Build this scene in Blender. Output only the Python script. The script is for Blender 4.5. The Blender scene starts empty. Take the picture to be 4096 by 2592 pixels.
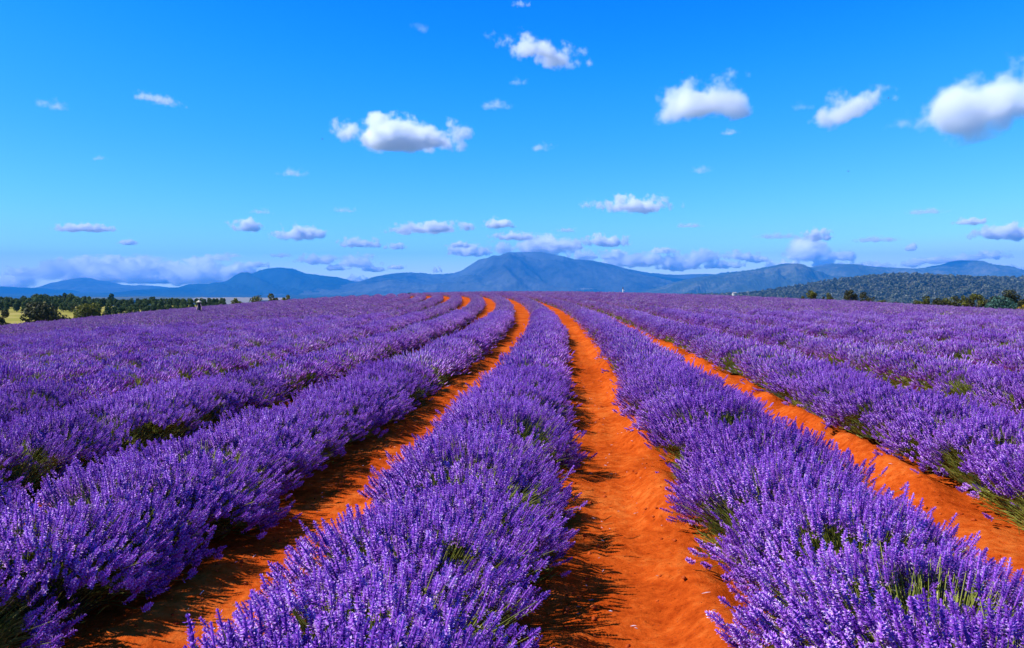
import bpy, math, random
import numpy as np
from mathutils import Vector, Matrix, Euler

R = math.radians
sc = bpy.context.scene
C = sc.collection
rng = np.random.default_rng(7)
random.seed(7)

# ------------------------------------------------------------------ camera
K = 1.12                      # metres per survey unit
F = 760.0                     # focal length in pixels of a 1024 wide frame
PITCH = math.atan((324 - 282.559) / F)
CAMZ = 1.58168 * K
cam_d = bpy.data.cameras.new('camera')
cam = bpy.data.objects.new('camera', cam_d)
C.objects.link(cam)
cam_d.sensor_width = 36.0
cam_d.lens = F / 1024 * 36.0
cam_d.clip_start = 0.05
cam_d.clip_end = 400000
cam.location = (0, 0, CAMZ)
cam.rotation_euler = (R(90) - PITCH, 0, 0)
sc.camera = cam

# ------------------------------------------------------------------ sky, sun, exposure
SUN_EL, SUN_AZ = R(47), R(14)          # from the left, a little behind the viewer
sun_dir = Vector((-math.cos(SUN_EL) * math.cos(SUN_AZ), -math.cos(SUN_EL) * math.sin(SUN_AZ), math.sin(SUN_EL)))
w = bpy.data.worlds.new('World')
sc.world = w
w.use_nodes = True
nt = w.node_tree
nt.nodes.clear()
sky = nt.nodes.new('ShaderNodeTexSky')
sky.sky_type = 'NISHITA'
sky.sun_disc = False
sky.sun_elevation = SUN_EL
sky.sun_rotation = R(270) - SUN_AZ
sky.altitude = 100
sky.air_density = 0.7
sky.dust_density = 0.0
sky.ozone_density = 6.0
SKY_K = 0.12
# the photograph's deep, saturated rendering of a clear sky: one tone curve per channel over the whole sky
pre = nt.nodes.new('ShaderNodeVectorMath'); pre.operation = 'SCALE'; pre.inputs['Scale'].default_value = SKY_K
cv = nt.nodes.new('ShaderNodeRGBCurve')
for ch, pts in ((0, ((0, 0), (.10, .004), (.135, .022), (.20, .08), (.40, .35), (.66, .80), (1, .95))),
                (1, ((0, 0), (.10, .07), (.188, .195), (.245, .285), (.35, .42), (.63, .82), (.76, 1.0), (1, 1.0))),
                (2, ((0, 0), (.15, .19), (.28, .52), (.40, .95), (.65, 1.0), (1, 1.0)))):
    c = cv.mapping.curves[ch]
    while len(c.points) < len(pts): c.points.new(.5, .5)
    for q, p in zip(c.points, pts): q.location = p
cv.mapping.extend = 'HORIZONTAL'
cv.mapping.update()
post = nt.nodes.new('ShaderNodeVectorMath'); post.operation = 'SCALE'; post.inputs['Scale'].default_value = 0.92 / SKY_K
bg = nt.nodes.new('ShaderNodeBackground')
bg.inputs['Strength'].default_value = SKY_K
wo = nt.nodes.new('ShaderNodeOutputWorld')
nt.links.new(sky.outputs[0], pre.inputs[0])
nt.links.new(pre.outputs[0], cv.inputs['Color'])
nt.links.new(cv.outputs[0], post.inputs[0])
nt.links.new(post.outputs[0], bg.inputs['Color'])
nt.links.new(bg.outputs[0], wo.inputs['Surface'])

sun_d = bpy.data.lights.new('sun', 'SUN')
sun_d.energy = 5.0
sun_d.angle = R(0.5)
sun_d.color = (1.0, 0.97, 0.935)
sun = bpy.data.objects.new('sun', sun_d)
C.objects.link(sun)
sun.rotation_euler = sun_dir.to_track_quat('Z', 'Y').to_euler()
sun.location = (-40, -10, 50)

sc.view_settings.view_transform = 'Standard'
sc.view_settings.look = 'None'
sc.view_settings.exposure = 0.45
sc.view_settings.gamma = 1.0
sc.view_settings.use_curve_mapping = False
sc.cycles.max_bounces = 44
sc.cycles.diffuse_bounces = 3
sc.cycles.transmission_bounces = 3
sc.cycles.volume_bounces = 40
sc.cycles.volume_step_rate = 0.6
sc.cycles.volume_max_steps = 256
sc.cycles.use_denoising = True
sc.cycles.denoiser = 'OPENIMAGEDENOISE'
sc.cycles.denoising_input_passes = 'RGB_ALBEDO_NORMAL'
sc.cycles.denoising_prefilter = 'ACCURATE'

# ------------------------------------------------------------------ helpers
def tag(o, label=None, cat=None, group=None, kind=None):
    if label: o['label'] = label
    if cat: o['category'] = cat
    if group: o['group'] = group
    if kind: o['kind'] = kind
    return o

def mesh_np(name, V, faces, attrs=None, smooth=False):
    """faces: list of int arrays (n,3) or (n,4); attrs: name -> per-vertex float array"""
    me = bpy.data.meshes.new(name)
    V = np.asarray(V, np.float32)
    me.vertices.add(len(V))
    me.vertices.foreach_set('co', V.ravel())
    loops, starts, n = [], [], 0
    for f in faces:
        f = np.asarray(f, np.int32)
        if not len(f): continue
        k = f.shape[1]
        loops.append(f.ravel())
        starts.append(np.arange(len(f), dtype=np.int32) * k + n)
        n += f.size
    loops = np.concatenate(loops); starts = np.concatenate(starts)
    me.loops.add(len(loops)); me.loops.foreach_set('vertex_index', loops)
    me.polygons.add(len(starts)); me.polygons.foreach_set('loop_start', starts)
    if smooth:
        me.polygons.foreach_set('use_smooth', np.ones(len(starts), bool))
    for k, a in (attrs or {}).items():
        at = me.attributes.new(k, 'FLOAT', 'POINT')
        at.data.foreach_set('value', np.asarray(a, np.float32))
    me.update(calc_edges=True)
    return me

def obj(name, me, mat=None, parent=None, loc=None, link=True):
    if mat is not None and not me.materials: me.materials.append(mat)
    o = bpy.data.objects.new(name, me)
    if link: C.objects.link(o)
    if parent is not None: o.parent = parent
    if loc is not None: o.location = loc
    return o

def empty(name, loc=(0, 0, 0), rz=0.0):
    e = bpy.data.objects.new(name, None)
    e.empty_display_size = 0.2
    C.objects.link(e); e.location = loc; e.rotation_euler = (0, 0, rz)
    return e

class MB:
    """collects vertices and faces for one mesh"""
    def __init__(s): s.V = []; s.T = []; s.Q = []; s.A = []; s.n = 0
    def add(s, V, T=None, Q=None, a=0.5):
        V = np.asarray(V, float)
        if T is not None and len(T): s.T.append(np.asarray(T) + s.n)
        if Q is not None and len(Q): s.Q.append(np.asarray(Q) + s.n)
        s.V.append(V); s.A.append(np.broadcast_to(np.asarray(a, float), (len(V),))); s.n += len(V)
    def mesh(s, name, smooth=False):
        f = []
        if s.T: f.append(np.concatenate(s.T))
        if s.Q: f.append(np.concatenate(s.Q))
        return mesh_np(name, np.concatenate(s.V), f, {'tint': np.concatenate(s.A)}, smooth)

def tube(mb, pts, rad, seg=6, a=0.5, cap=True):
    pts = [np.asarray(p, float) for p in pts]; rings = []
    for i, p in enumerate(pts):
        t = pts[min(i + 1, len(pts) - 1)] - pts[max(i - 1, 0)]
        t = t / (np.linalg.norm(t) + 1e-9)
        u = np.cross(t, [0.3, 0.9, 0.2]); u /= np.linalg.norm(u) + 1e-9; v = np.cross(t, u)
        an = np.arange(seg) * 2 * math.pi / seg
        rings.append(p + rad[i] * (np.cos(an)[:, None] * u + np.sin(an)[:, None] * v))
    V = np.concatenate(rings); Q = []
    for i in range(len(pts) - 1):
        for k in range(seg):
            Q.append((i * seg + k, i * seg + (k + 1) % seg, (i + 1) * seg + (k + 1) % seg, (i + 1) * seg + k))
    T = []
    if cap:
        m = len(V); V = np.vstack([V, pts[0], pts[-1]])
        for k in range(seg):
            T.append((m, (k + 1) % seg, k)); T.append((m + 1, (len(pts) - 1) * seg + k, (len(pts) - 1) * seg + (k + 1) % seg))
    mb.add(V, T, Q, a)

def vnoise(x, y, seed=0):
    """cheap smooth value noise"""
    xi = np.floor(x).astype(np.int64); yi = np.floor(y).astype(np.int64)
    fx = x - xi; fy = y - yi
    fx = fx * fx * (3 - 2 * fx); fy = fy * fy * (3 - 2 * fy)
    def h(a, b):
        n = (a * 374761393 + b * 668265263 + seed * 974634777) & 0x7fffffff
        n = ((n ^ (n >> 13)) * 1274126177) & 0x7fffffff
        return ((n ^ (n >> 16)) & 0xffff) / 65535.0
    return (h(xi, yi) * (1 - fx) + h(xi + 1, yi) * fx) * (1 - fy) + (h(xi, yi + 1) * (1 - fx) + h(xi + 1, yi + 1) * fx) * fy

def fbm(x, y, seed=0, o=4, gain=0.5):
    s = 0; a = 1.0; t = 0
    for i in range(o):
        s = s + a * vnoise(x * 2 ** i + 17.3 * i, y * 2 ** i + 5.1 * i, seed + i); t += a; a *= gain
    return s / t

def sstep(a, b, x):
    t = np.clip((x - a) / (b - a), 0, 1); return t * t * (3 - 2 * t)

def ray(px, py, D):
    """the point at distance D along the viewing axis that projects to a pixel (used to survey positions from the photo)"""
    cx, cy = (px - 512) / F, (324 - py) / F
    d = np.array([cx, math.cos(PITCH) + cy * math.sin(PITCH), -math.sin(PITCH) + cy * math.cos(PITCH)])
    return np.array([0, 0, CAMZ]) + d * (D / d[1])

# ------------------------------------------------------------------ materials
def new_mat(name):
    m = bpy.data.materials.new(name); m.use_nodes = True
    m.node_tree.nodes.clear(); return m, m.node_tree.nodes, m.node_tree.links

def ramp(N, stops):
    r = N.new('ShaderNodeValToRGB'); e = r.color_ramp.elements
    while len(e) < len(stops): e.new(0.5)
    for k, (p, c) in enumerate(stops):
        e[k].position = p; e[k].color = (*c, 1)
    return r

def mat_tint(name, stops, transl=0.0, tcol=None, rough=0.7, spec=0.2, rnd=0.25, noise=None):
    """diffuse plant material; colour runs along the mesh attribute 'tint', shifted per object"""
    m, N, L = new_mat(name)
    at = N.new('ShaderNodeAttribute'); at.attribute_name = 'tint'
    oi = N.new('ShaderNodeObjectInfo')
    ma = N.new('ShaderNodeMath'); ma.operation = 'MULTIPLY_ADD'
    ma.inputs[1].default_value = rnd
    L.new(oi.outputs['Random'], ma.inputs[0]); L.new(at.outputs['Fac'], ma.inputs[2])
    sb = N.new('ShaderNodeMath'); sb.operation = 'SUBTRACT'; sb.inputs[1].default_value = rnd * 0.5
    L.new(ma.outputs[0], sb.inputs[0])
    fac = sb.outputs[0]
    if noise:
        tc = N.new('ShaderNodeTexCoord'); nz = N.new('ShaderNodeTexNoise')
        nz.inputs['Scale'].default_value = noise[0]; nz.inputs['Detail'].default_value = 3
        L.new(tc.outputs['Object'], nz.inputs['Vector'])
        m2 = N.new('ShaderNodeMath'); m2.operation = 'MULTIPLY_ADD'; m2.inputs[1].default_value = noise[1]
        L.new(nz.outputs['Fac'], m2.inputs[0]); L.new(fac, m2.inputs[2])
        m3 = N.new('ShaderNodeMath'); m3.operation = 'SUBTRACT'; m3.inputs[1].default_value = noise[1] * .5
        L.new(m2.outputs[0], m3.inputs[0]); fac = m3.outputs[0]
    cr = ramp(N, stops); L.new(fac, cr.inputs['Fac'])
    p = N.new('ShaderNodeBsdfPrincipled')
    p.inputs['Roughness'].default_value = rough
    p.inputs['Specular IOR Level'].default_value = spec
    L.new(cr.outputs[0], p.inputs['Base Color'])
    out = N.new('ShaderNodeOutputMaterial')
    if transl > 0:
        t = N.new('ShaderNodeBsdfTranslucent'); mx = N.new('ShaderNodeMixShader')
        mx.inputs[0].default_value = transl
        L.new(cr.outputs[0], t.inputs['Color'])
        L.new(p.outputs[0], mx.inputs[1]); L.new(t.outputs[0], mx.inputs[2]); L.new(mx.outputs[0], out.inputs['Surface'])
    else:
        L.new(p.outputs[0], out.inputs['Surface'])
    return m

def mat_plain(name, col, rough=0.7, spec=0.3, nscale=0, namt=0.0):
    m, N, L = new_mat(name)
    p = N.new('ShaderNodeBsdfPrincipled'); out = N.new('ShaderNodeOutputMaterial')
    p.inputs['Roughness'].default_value = rough; p.inputs['Specular IOR Level'].default_value = spec
    p.inputs['Base Color'].default_value = (*col, 1)
    if nscale:
        tc = N.new('ShaderNodeTexCoord'); nz = N.new('ShaderNodeTexNoise'); nz.inputs['Scale'].default_value = nscale
        L.new(tc.outputs['Object'], nz.inputs['Vector'])
        cr = ramp(N, [(0.3, tuple(c * (1 - namt) for c in col)), (0.7, tuple(min(1, c * (1 + namt)) for c in col))])
        L.new(nz.outputs['Fac'], cr.inputs['Fac']); L.new(cr.outputs[0], p.inputs['Base Color'])
    L.new(p.outputs[0], out.inputs['Surface'])
    return m

M_SPIKE = mat_tint('lavender_flower', [(0.0, (0.085, 0.008, 0.26)), (0.36, (0.45, 0.128, 0.73)), (0.66, (0.67, 0.39, 0.80)), (1.0, (0.86, 0.78, 0.84))], transl=0.2, rough=0.6, spec=0.25, rnd=0.2)  # ramp ends carry shadow and highlight tones besides calyx and petal colour
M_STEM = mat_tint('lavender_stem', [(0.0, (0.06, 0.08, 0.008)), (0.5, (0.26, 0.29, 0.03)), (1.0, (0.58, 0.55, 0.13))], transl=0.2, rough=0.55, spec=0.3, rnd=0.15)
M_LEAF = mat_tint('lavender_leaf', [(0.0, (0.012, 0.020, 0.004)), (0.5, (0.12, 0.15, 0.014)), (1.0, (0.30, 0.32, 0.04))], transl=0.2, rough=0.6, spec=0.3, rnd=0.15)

# ------------------------------------------------------------------ terrain
YK = np.array([0, 12, 25, 40, 55, 70, 85, 100, 120, 150, 200.])
TB, TC3, TE, TM = 0.01746, 0.00091, -3e-05, 0.02972
GV = np.array([0, -0.17603, -0.30581, -0.34143, -0.30224, -0.24494, -0.20354, -0.25259, -0.38265, -0.97303, -2.88924])
def _spl():
    n = len(YK); h = np.diff(YK); A = np.zeros((n, n)); B = np.zeros((n, n)); A[0, 0] = A[-1, -1] = 1
    for i in range(1, n - 1):
        A[i, i - 1] = h[i - 1]; A[i, i] = 2 * (h[i - 1] + h[i]); A[i, i + 1] = h[i]
        B[i, i - 1] = 6 / h[i - 1]; B[i, i] = -6 / h[i - 1] - 6 / h[i]; B[i, i + 1] = 6 / h[i]
    return np.linalg.solve(A, B) @ GV
_SM = _spl()
def field_z(x, y):
    """gently domed lavender hill"""
    x = np.asarray(x, float) / K; y = np.asarray(y, float) / K
    yk = np.clip(y, -10, 260)
    i = np.clip(np.searchsorted(YK, yk) - 1, 0, len(YK) - 2); h = YK[i + 1] - YK[i]
    a = (YK[i + 1] - yk) / h; b = (yk - YK[i]) / h
    r = a * GV[i] + b * GV[i + 1] + ((a ** 3 - a) * _SM[i] + (b ** 3 - b) * _SM[i + 1]) * h * h / 6
    sl = (GV[-1] - GV[-2]) / (YK[-1] - YK[-2])
    r = np.where(yk > YK[-1], GV[-1] + sl * (yk - YK[-1]), r)
    xx = np.clip(x, -150, 150); y2 = np.clip(y, -20, 150)
    return K * (r + TB * xx - TC3 * xx * xx - TE * xx * y2 - TM * (y2 / 50) ** 2 * xx / 10)

SK = np.array([0, 8, 18, 30, 45, 65, 90, 120., 160])
KAP = np.array([0.00203, -0.00155, -0.00264, -0.00221, -0.00254, -0.00198, -0.00224, -0.00266, -0.00293])
_ss = np.arange(-60, 190, 0.25)
_ph = np.cumsum(np.interp(_ss, SK, KAP)) * 0.25
_ph = _ph - np.interp(0, _ss, _ph) + 0.08365
_cx = np.cumsum(np.sin(_ph)) * .25; _cy = np.cumsum(np.cos(_ph)) * .25
_cx = (_cx - np.interp(0, _ss, _cx) - 0.72919) * K; _cy = (_cy - np.interp(0, _ss, _cy)) * K
_ssK = _ss * K
ROW_S = 2.0 * K
def row_point(k, s, off=0.0):
    ph = np.interp(s, _ssK, _ph); x = np.interp(s, _ssK, _cx); y = np.interp(s, _ssK, _cy)
    o = k * ROW_S + off
    return x + o * np.cos(ph), y - o * np.sin(ph), ph
def row_offset(x, y):
    """signed distance of a point from the centre row"""
    yy = np.clip(y, _cy[0], _cy[-1])
    xc = np.interp(yy, _cy, _cx); ph = np.interp(yy, _cy, _ph)
    return (x - xc) * np.cos(ph)

def valley_z(x, y):
    r = np.hypot(x, y)
    z = -7.6 - 20 * sstep(-40, 160, x) - 30 * sstep(300, 720, r) - 45 * sstep(600, 1800, r) - 130 * sstep(1500, 5000, r)
    z = z + 1.2 * sstep(200, 330, r) * sstep(0, -120, x) * (1 - sstep(500, 900, r))
    return z + (fbm(x / 60, y / 60, 3) - 0.5) * 2.5
def field_mask(x, y):
    r = np.hypot(x, y)
    # crest distance of the lavender, by direction; beyond it pasture
    az = np.degrees(np.arctan2(x, np.maximum(y, 1e-3)))
    lim = np.interp(az, [-60, -35, -30, -20, -8, 0, 8, 20, 30, 35, 60], [88, 88, 92, 125, 150, 150, 140, 122, 110, 100, 100])
    lim = np.where(y < 0, 90, lim)
    return lim - r
def ground_z(x, y, relief=True):
    fz = field_z(x, y)
    m = field_mask(x, y)
    wv = sstep(4, -70, m)
    z = fz * (1 - wv) + valley_z(x, y) * wv
    if relief:
        near = sstep(45, 25, np.hypot(x, y))
        off = row_offset(x, y)
        u = (off / ROW_S + 0.5) % 1.0 - 0.5          # 0 at a row's centre, +-0.5 mid path
        au = np.abs(u) * ROW_S
        berm = 0.10 * np.exp(-((au - 0.70) / 0.19) ** 2) * (0.25 + 1.3 * sstep(0.35, 0.75, vnoise(x * 1.1, y * 1.7, 21)))
        berm = berm * np.where(u < 0, 1.15, 0.45)
        lump = (fbm(x * 1.4, y * 1.4, 9) - .5) * 0.06 + (fbm(x * 5, y * 5, 11) - .5) * 0.030 + np.maximum(fbm(x * 11, y * 11, 12, 2) - .56, 0) * 0.10
        lump = lump - 0.022 * np.exp(-((au - 1.0) / 0.07) ** 2) * sstep(.35, .6, vnoise(x * .5, y * .9, 33))
        z = z + near * (berm + lump) + 0.02 * np.exp(-((au) / 0.5) ** 2)
    return z

def axis(fine_lo, fine_hi, step, far_lo, far_hi, g=1.09):
    a = list(np.arange(fine_lo, fine_hi + step, step)); d = step
    while a[-1] < far_hi: d *= g; a.append(min(a[-1] + d, far_hi))
    b = []; d = step; v = a[0]
    while v > far_lo: d *= g; v = max(v - d, far_lo); b.append(v)
    return np.array(b[::-1] + a)
FAR = 19800
gx = axis(-7.0, 7.5, 0.075, -FAR, FAR); gy = axis(1.2, 16.0, 0.075, -FAR, FAR)
GX, GY = np.meshgrid(gx, gy)
GZ = ground_z(GX, GY)
nx, ny = len(gx), len(gy)
ii = (np.arange(ny - 1)[:, None] * nx + np.arange(nx - 1)[None, :]).ravel()
gq = np.stack([ii, ii + 1, ii + nx + 1, ii + nx], 1)
fm = sstep(-1.0, 1.5, field_mask(GX, GY) + (fbm(GX / 3, GY / 3, 5) - .5) * 4)
ground_me = mesh_np('ground', np.stack([GX, GY, GZ], -1).reshape(-1, 3), [gq], {'soil': fm.ravel(), 'wood': sstep(520, 900, np.hypot(GX, GY)).ravel()}, smooth=True)

def make_ground_mat():
    m, N, L = new_mat('red_soil_and_pasture')
    tc = N.new('ShaderNodeTexCoord')
    def noise(scale, detail=6, rough=0.6, vec=None):
        n = N.new('ShaderNodeTexNoise'); n.inputs['Scale'].default_value = scale; n.inputs['Detail'].default_value = detail
        n.inputs['Roughness'].default_value = rough
        L.new(vec or tc.outputs['Object'], n.inputs['Vector']); return n
    n1 = noise(0.9); n2 = noise(11, 8, 0.65); n3 = noise(38, 8, 0.75)
    r1 = ramp(N, [(0.34, (0.29, 0.031, 0.003)), (0.5, (0.50, 0.076, 0.008)), (0.66, (0.65, 0.155, 0.024))])
    mixf = N.new('ShaderNodeMath'); mixf.operation = 'MULTIPLY_ADD'; mixf.inputs[1].default_value = 0.45
    L.new(n1.outputs['Fac'], mixf.inputs[0])
    m2 = N.new('ShaderNodeMath'); m2.operation = 'MULTIPLY'; m2.inputs[1].default_value = 0.55
    L.new(n2.outputs['Fac'], m2.inputs[0]); L.new(m2.outputs[0], mixf.inputs[2])
    L.new(mixf.outputs[0], r1.inputs['Fac'])
    # fine dark specks and pale litter
    r3 = ramp(N, [(0.34, (0.30, 0.26, 0.25)), (0.45, (1, 1, 1)), (0.66, (1, 1, 1)), (0.76, (1.0, 1.35, 1.9))])
    L.new(n3.outputs['Fac'], r3.inputs['Fac'])
    mul = N.new('ShaderNodeMixRGB'); mul.blend_type = 'MULTIPLY'; mul.inputs[0].default_value = 0.8
    L.new(r1.outputs[0], mul.inputs[1]); L.new(r3.outputs[0], mul.inputs[2])
    # pasture: dry straw-green grass
    g1 = noise(0.09, 5); rg = ramp(N, [(0.3, (0.17, 0.18, 0.025)), (0.5, (0.32, 0.27, 0.06)), (0.7, (0.43, 0.33, 0.11))])
    L.new(g1.outputs['Fac'], rg.inputs['Fac'])
    at = N.new('ShaderNodeAttribute'); at.attribute_name = 'soil'
    mx = N.new('ShaderNodeMixRGB'); L.new(at.outputs['Fac'], mx.inputs[0]); L.new(rg.outputs[0], mx.inputs[1]); L.new(mul.outputs[0], mx.inputs[2])
    wd_ = N.new('ShaderNodeAttribute'); wd_.attribute_name = 'wood'
    rw = ramp(N, [(0.3, (0.012, 0.022, 0.012)), (0.7, (0.06, 0.075, 0.035))]); nw_ = noise(0.012, 6); L.new(nw_.outputs['Fac'], rw.inputs['Fac'])
    mxw = N.new('ShaderNodeMixRGB'); L.new(wd_.outputs['Fac'], mxw.inputs[0]); L.new(mx.outputs[0], mxw.inputs[1]); L.new(rw.outputs[0], mxw.inputs[2]); mx = mxw
    p = N.new('ShaderNodeBsdfPrincipled'); p.inputs['Roughness'].default_value = 0.9; p.inputs['Specular IOR Level'].default_value = 0.0
    L.new(mx.outputs[0], p.inputs['Base Color'])
    bsum = N.new('ShaderNodeMath'); bsum.operation = 'MULTIPLY_ADD'; bsum.inputs[1].default_value = 0.35
    L.new(n3.outputs['Fac'], bsum.inputs[0]); L.new(n2.outputs['Fac'], bsum.inputs[2])
    bp = N.new('ShaderNodeBump'); bp.inputs['Strength'].default_value = 0.8; bp.inputs['Distance'].default_value = 0.03
    L.new(bsum.outputs[0], bp.inputs['Height']); L.new(bp.outputs[0], p.inputs['Normal'])
    out = N.new('ShaderNodeOutputMaterial'); L.new(p.outputs[0], out.inputs['Surface'])
    return m
M_GROUND = make_ground_mat()
tag(obj('ground', ground_me, M_GROUND), kind='structure')

# ------------------------------------------------------------------ lavender: meshes
def frames(axis_v, roll):
    """rotation matrices whose z column is axis_v"""
    z = axis_v / np.linalg.norm(axis_v, axis=1, keepdims=True)
    ref = np.where(np.abs(z[:, 2:3]) > 0.9, np.array([[1., 0, 0]]), np.array([[0, 0, 1.]]))
    x = np.cross(ref, z); x /= np.linalg.norm(x, axis=1, keepdims=True); y = np.cross(z, x)
    c, s = np.cos(roll)[:, None], np.sin(roll)[:, None]
    return np.stack([x * c + y * s, -x * s + y * c, z], -1)

def spike_template(r, lod):
    """a flower spike of length 1 along z; returns verts, tris, tint"""
    V, T, A = [], [], []
    def add(v, t, a):
        n = len(V); V.extend(v); T.extend([tuple(q + n for q in f) for f in t]); A.extend(a)
    if lod == 0:
        k = 4
        v = []; a = []
        for zz, rr in ((0, .05), (.15, .07), (.9, .06), (1.0, .015)):
            for j in range(k):
                an = j * 2 * math.pi / k; v.append((rr * math.cos(an), rr * math.sin(an), zz)); a.append(0.12)
        t = []
        for q in range(3):
            for j in range(k):
                b0, b1 = q * k + j, q * k + (j + 1) % k
                t += [(b0, b1, b1 + k), (b0, b1 + k, b0 + k)]
        add(v, t, a)
        nw = 6
        for wv in range(nw):
            z0 = 0.02 + wv / (nw - .2) * 0.95 if wv else -0.22 * r.random()
            prof = 0.215 * (0.8 + 0.4 * math.sin(math.pi * min(1, (wv + 1.2) / nw) ** 0.9)) * (0.6 if wv == nw - 1 else 1)
            nf = 7
            for j in range(nf):
                an = (j + 0.5 * (wv % 2) + r.normal(0, .25)) * 2 * math.pi / nf
                L_ = prof * r.uniform(.7, 1.3); up = r.uniform(0.02, 0.17); hw = 0.062 * r.uniform(.7, 1.2)
                ca, sa = math.cos(an), math.sin(an)
                b = (0.03 * ca, 0.03 * sa, z0)
                m1 = (L_ * .65 * ca - hw * sa, L_ * .65 * sa + hw * ca, z0 + up * .45)
                m2 = (L_ * .65 * ca + hw * sa, L_ * .65 * sa - hw * ca, z0 + up * .45)
                tp = (L_ * ca, L_ * sa, z0 + up)
                tt = r.uniform(.55, 1.0) if r.random() < .6 else r.uniform(.12, .4)
                add([b, m1, m2, tp], [(0, 2, 1), (1, 2, 3)], [.05, .55 * tt + .05, .55 * tt + .05, tt])  # paler petal ends double as painted highlights, dark bases as shade
    else:
        k = 4 if lod == 1 else 3
        prof = ((0, .05), (.12, .15), (.55, .155), (1.0, .02)) if lod == 1 else ((0, .07), (.4, .20), (1.0, .03))
        v = []; a = []
        for zz, rr in prof:
            for j in range(k):
                an = j * 2 * math.pi / k + zz * 2; q = rr * r.uniform(.8, 1.25)
                v.append((q * math.cos(an), q * math.sin(an), zz + r.normal(0, .02))); a.append(r.uniform(.12, .62) if zz < 1 else .8)
        t = []
        for q in range(len(prof) - 1):
            for j in range(k):
                b0, b1 = q * k + j, q * k + (j + 1) % k
                t += [(b0, b1, b1 + k), (b0, b1 + k, b0 + k)]
        add(v, t, a)
        if lod == 1:
            for j in range(12):
                an = r.uniform(0, 2 * math.pi); z0 = r.uniform(0, .9); L_ = r.uniform(.17, .24); hw = .06
                ca, sa = math.cos(an), math.sin(an); tt = r.uniform(.5, .95)
                add([(.08 * ca - hw * sa, .08 * sa + hw * ca, z0), (.08 * ca + hw * sa, .08 * sa - hw * ca, z0), (L_ * ca, L_ * sa, z0 + .09)],
                    [(0, 1, 2)], [.3, .3, tt])
    return np.array(V), np.array(T), np.array(A)

def place(tV, tT, tA, pos, ax, roll, length, width, tint):
    Rm = frames(ax, roll)
    n = len(pos)
    v = np.empty((n, len(tV), 3))
    sc_ = np.stack([width, width, length], -1)[:, None, :]
    v = np.einsum('nij,nkj->nki', Rm, tV[None] * sc_) + pos[:, None, :]
    t = (tT[None] + (np.arange(n) * len(tV))[:, None, None]).reshape(-1, 3)
    a = (tA[None] + tint[:, None]).ravel()
    return v.reshape(-1, 3), t, a

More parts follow.
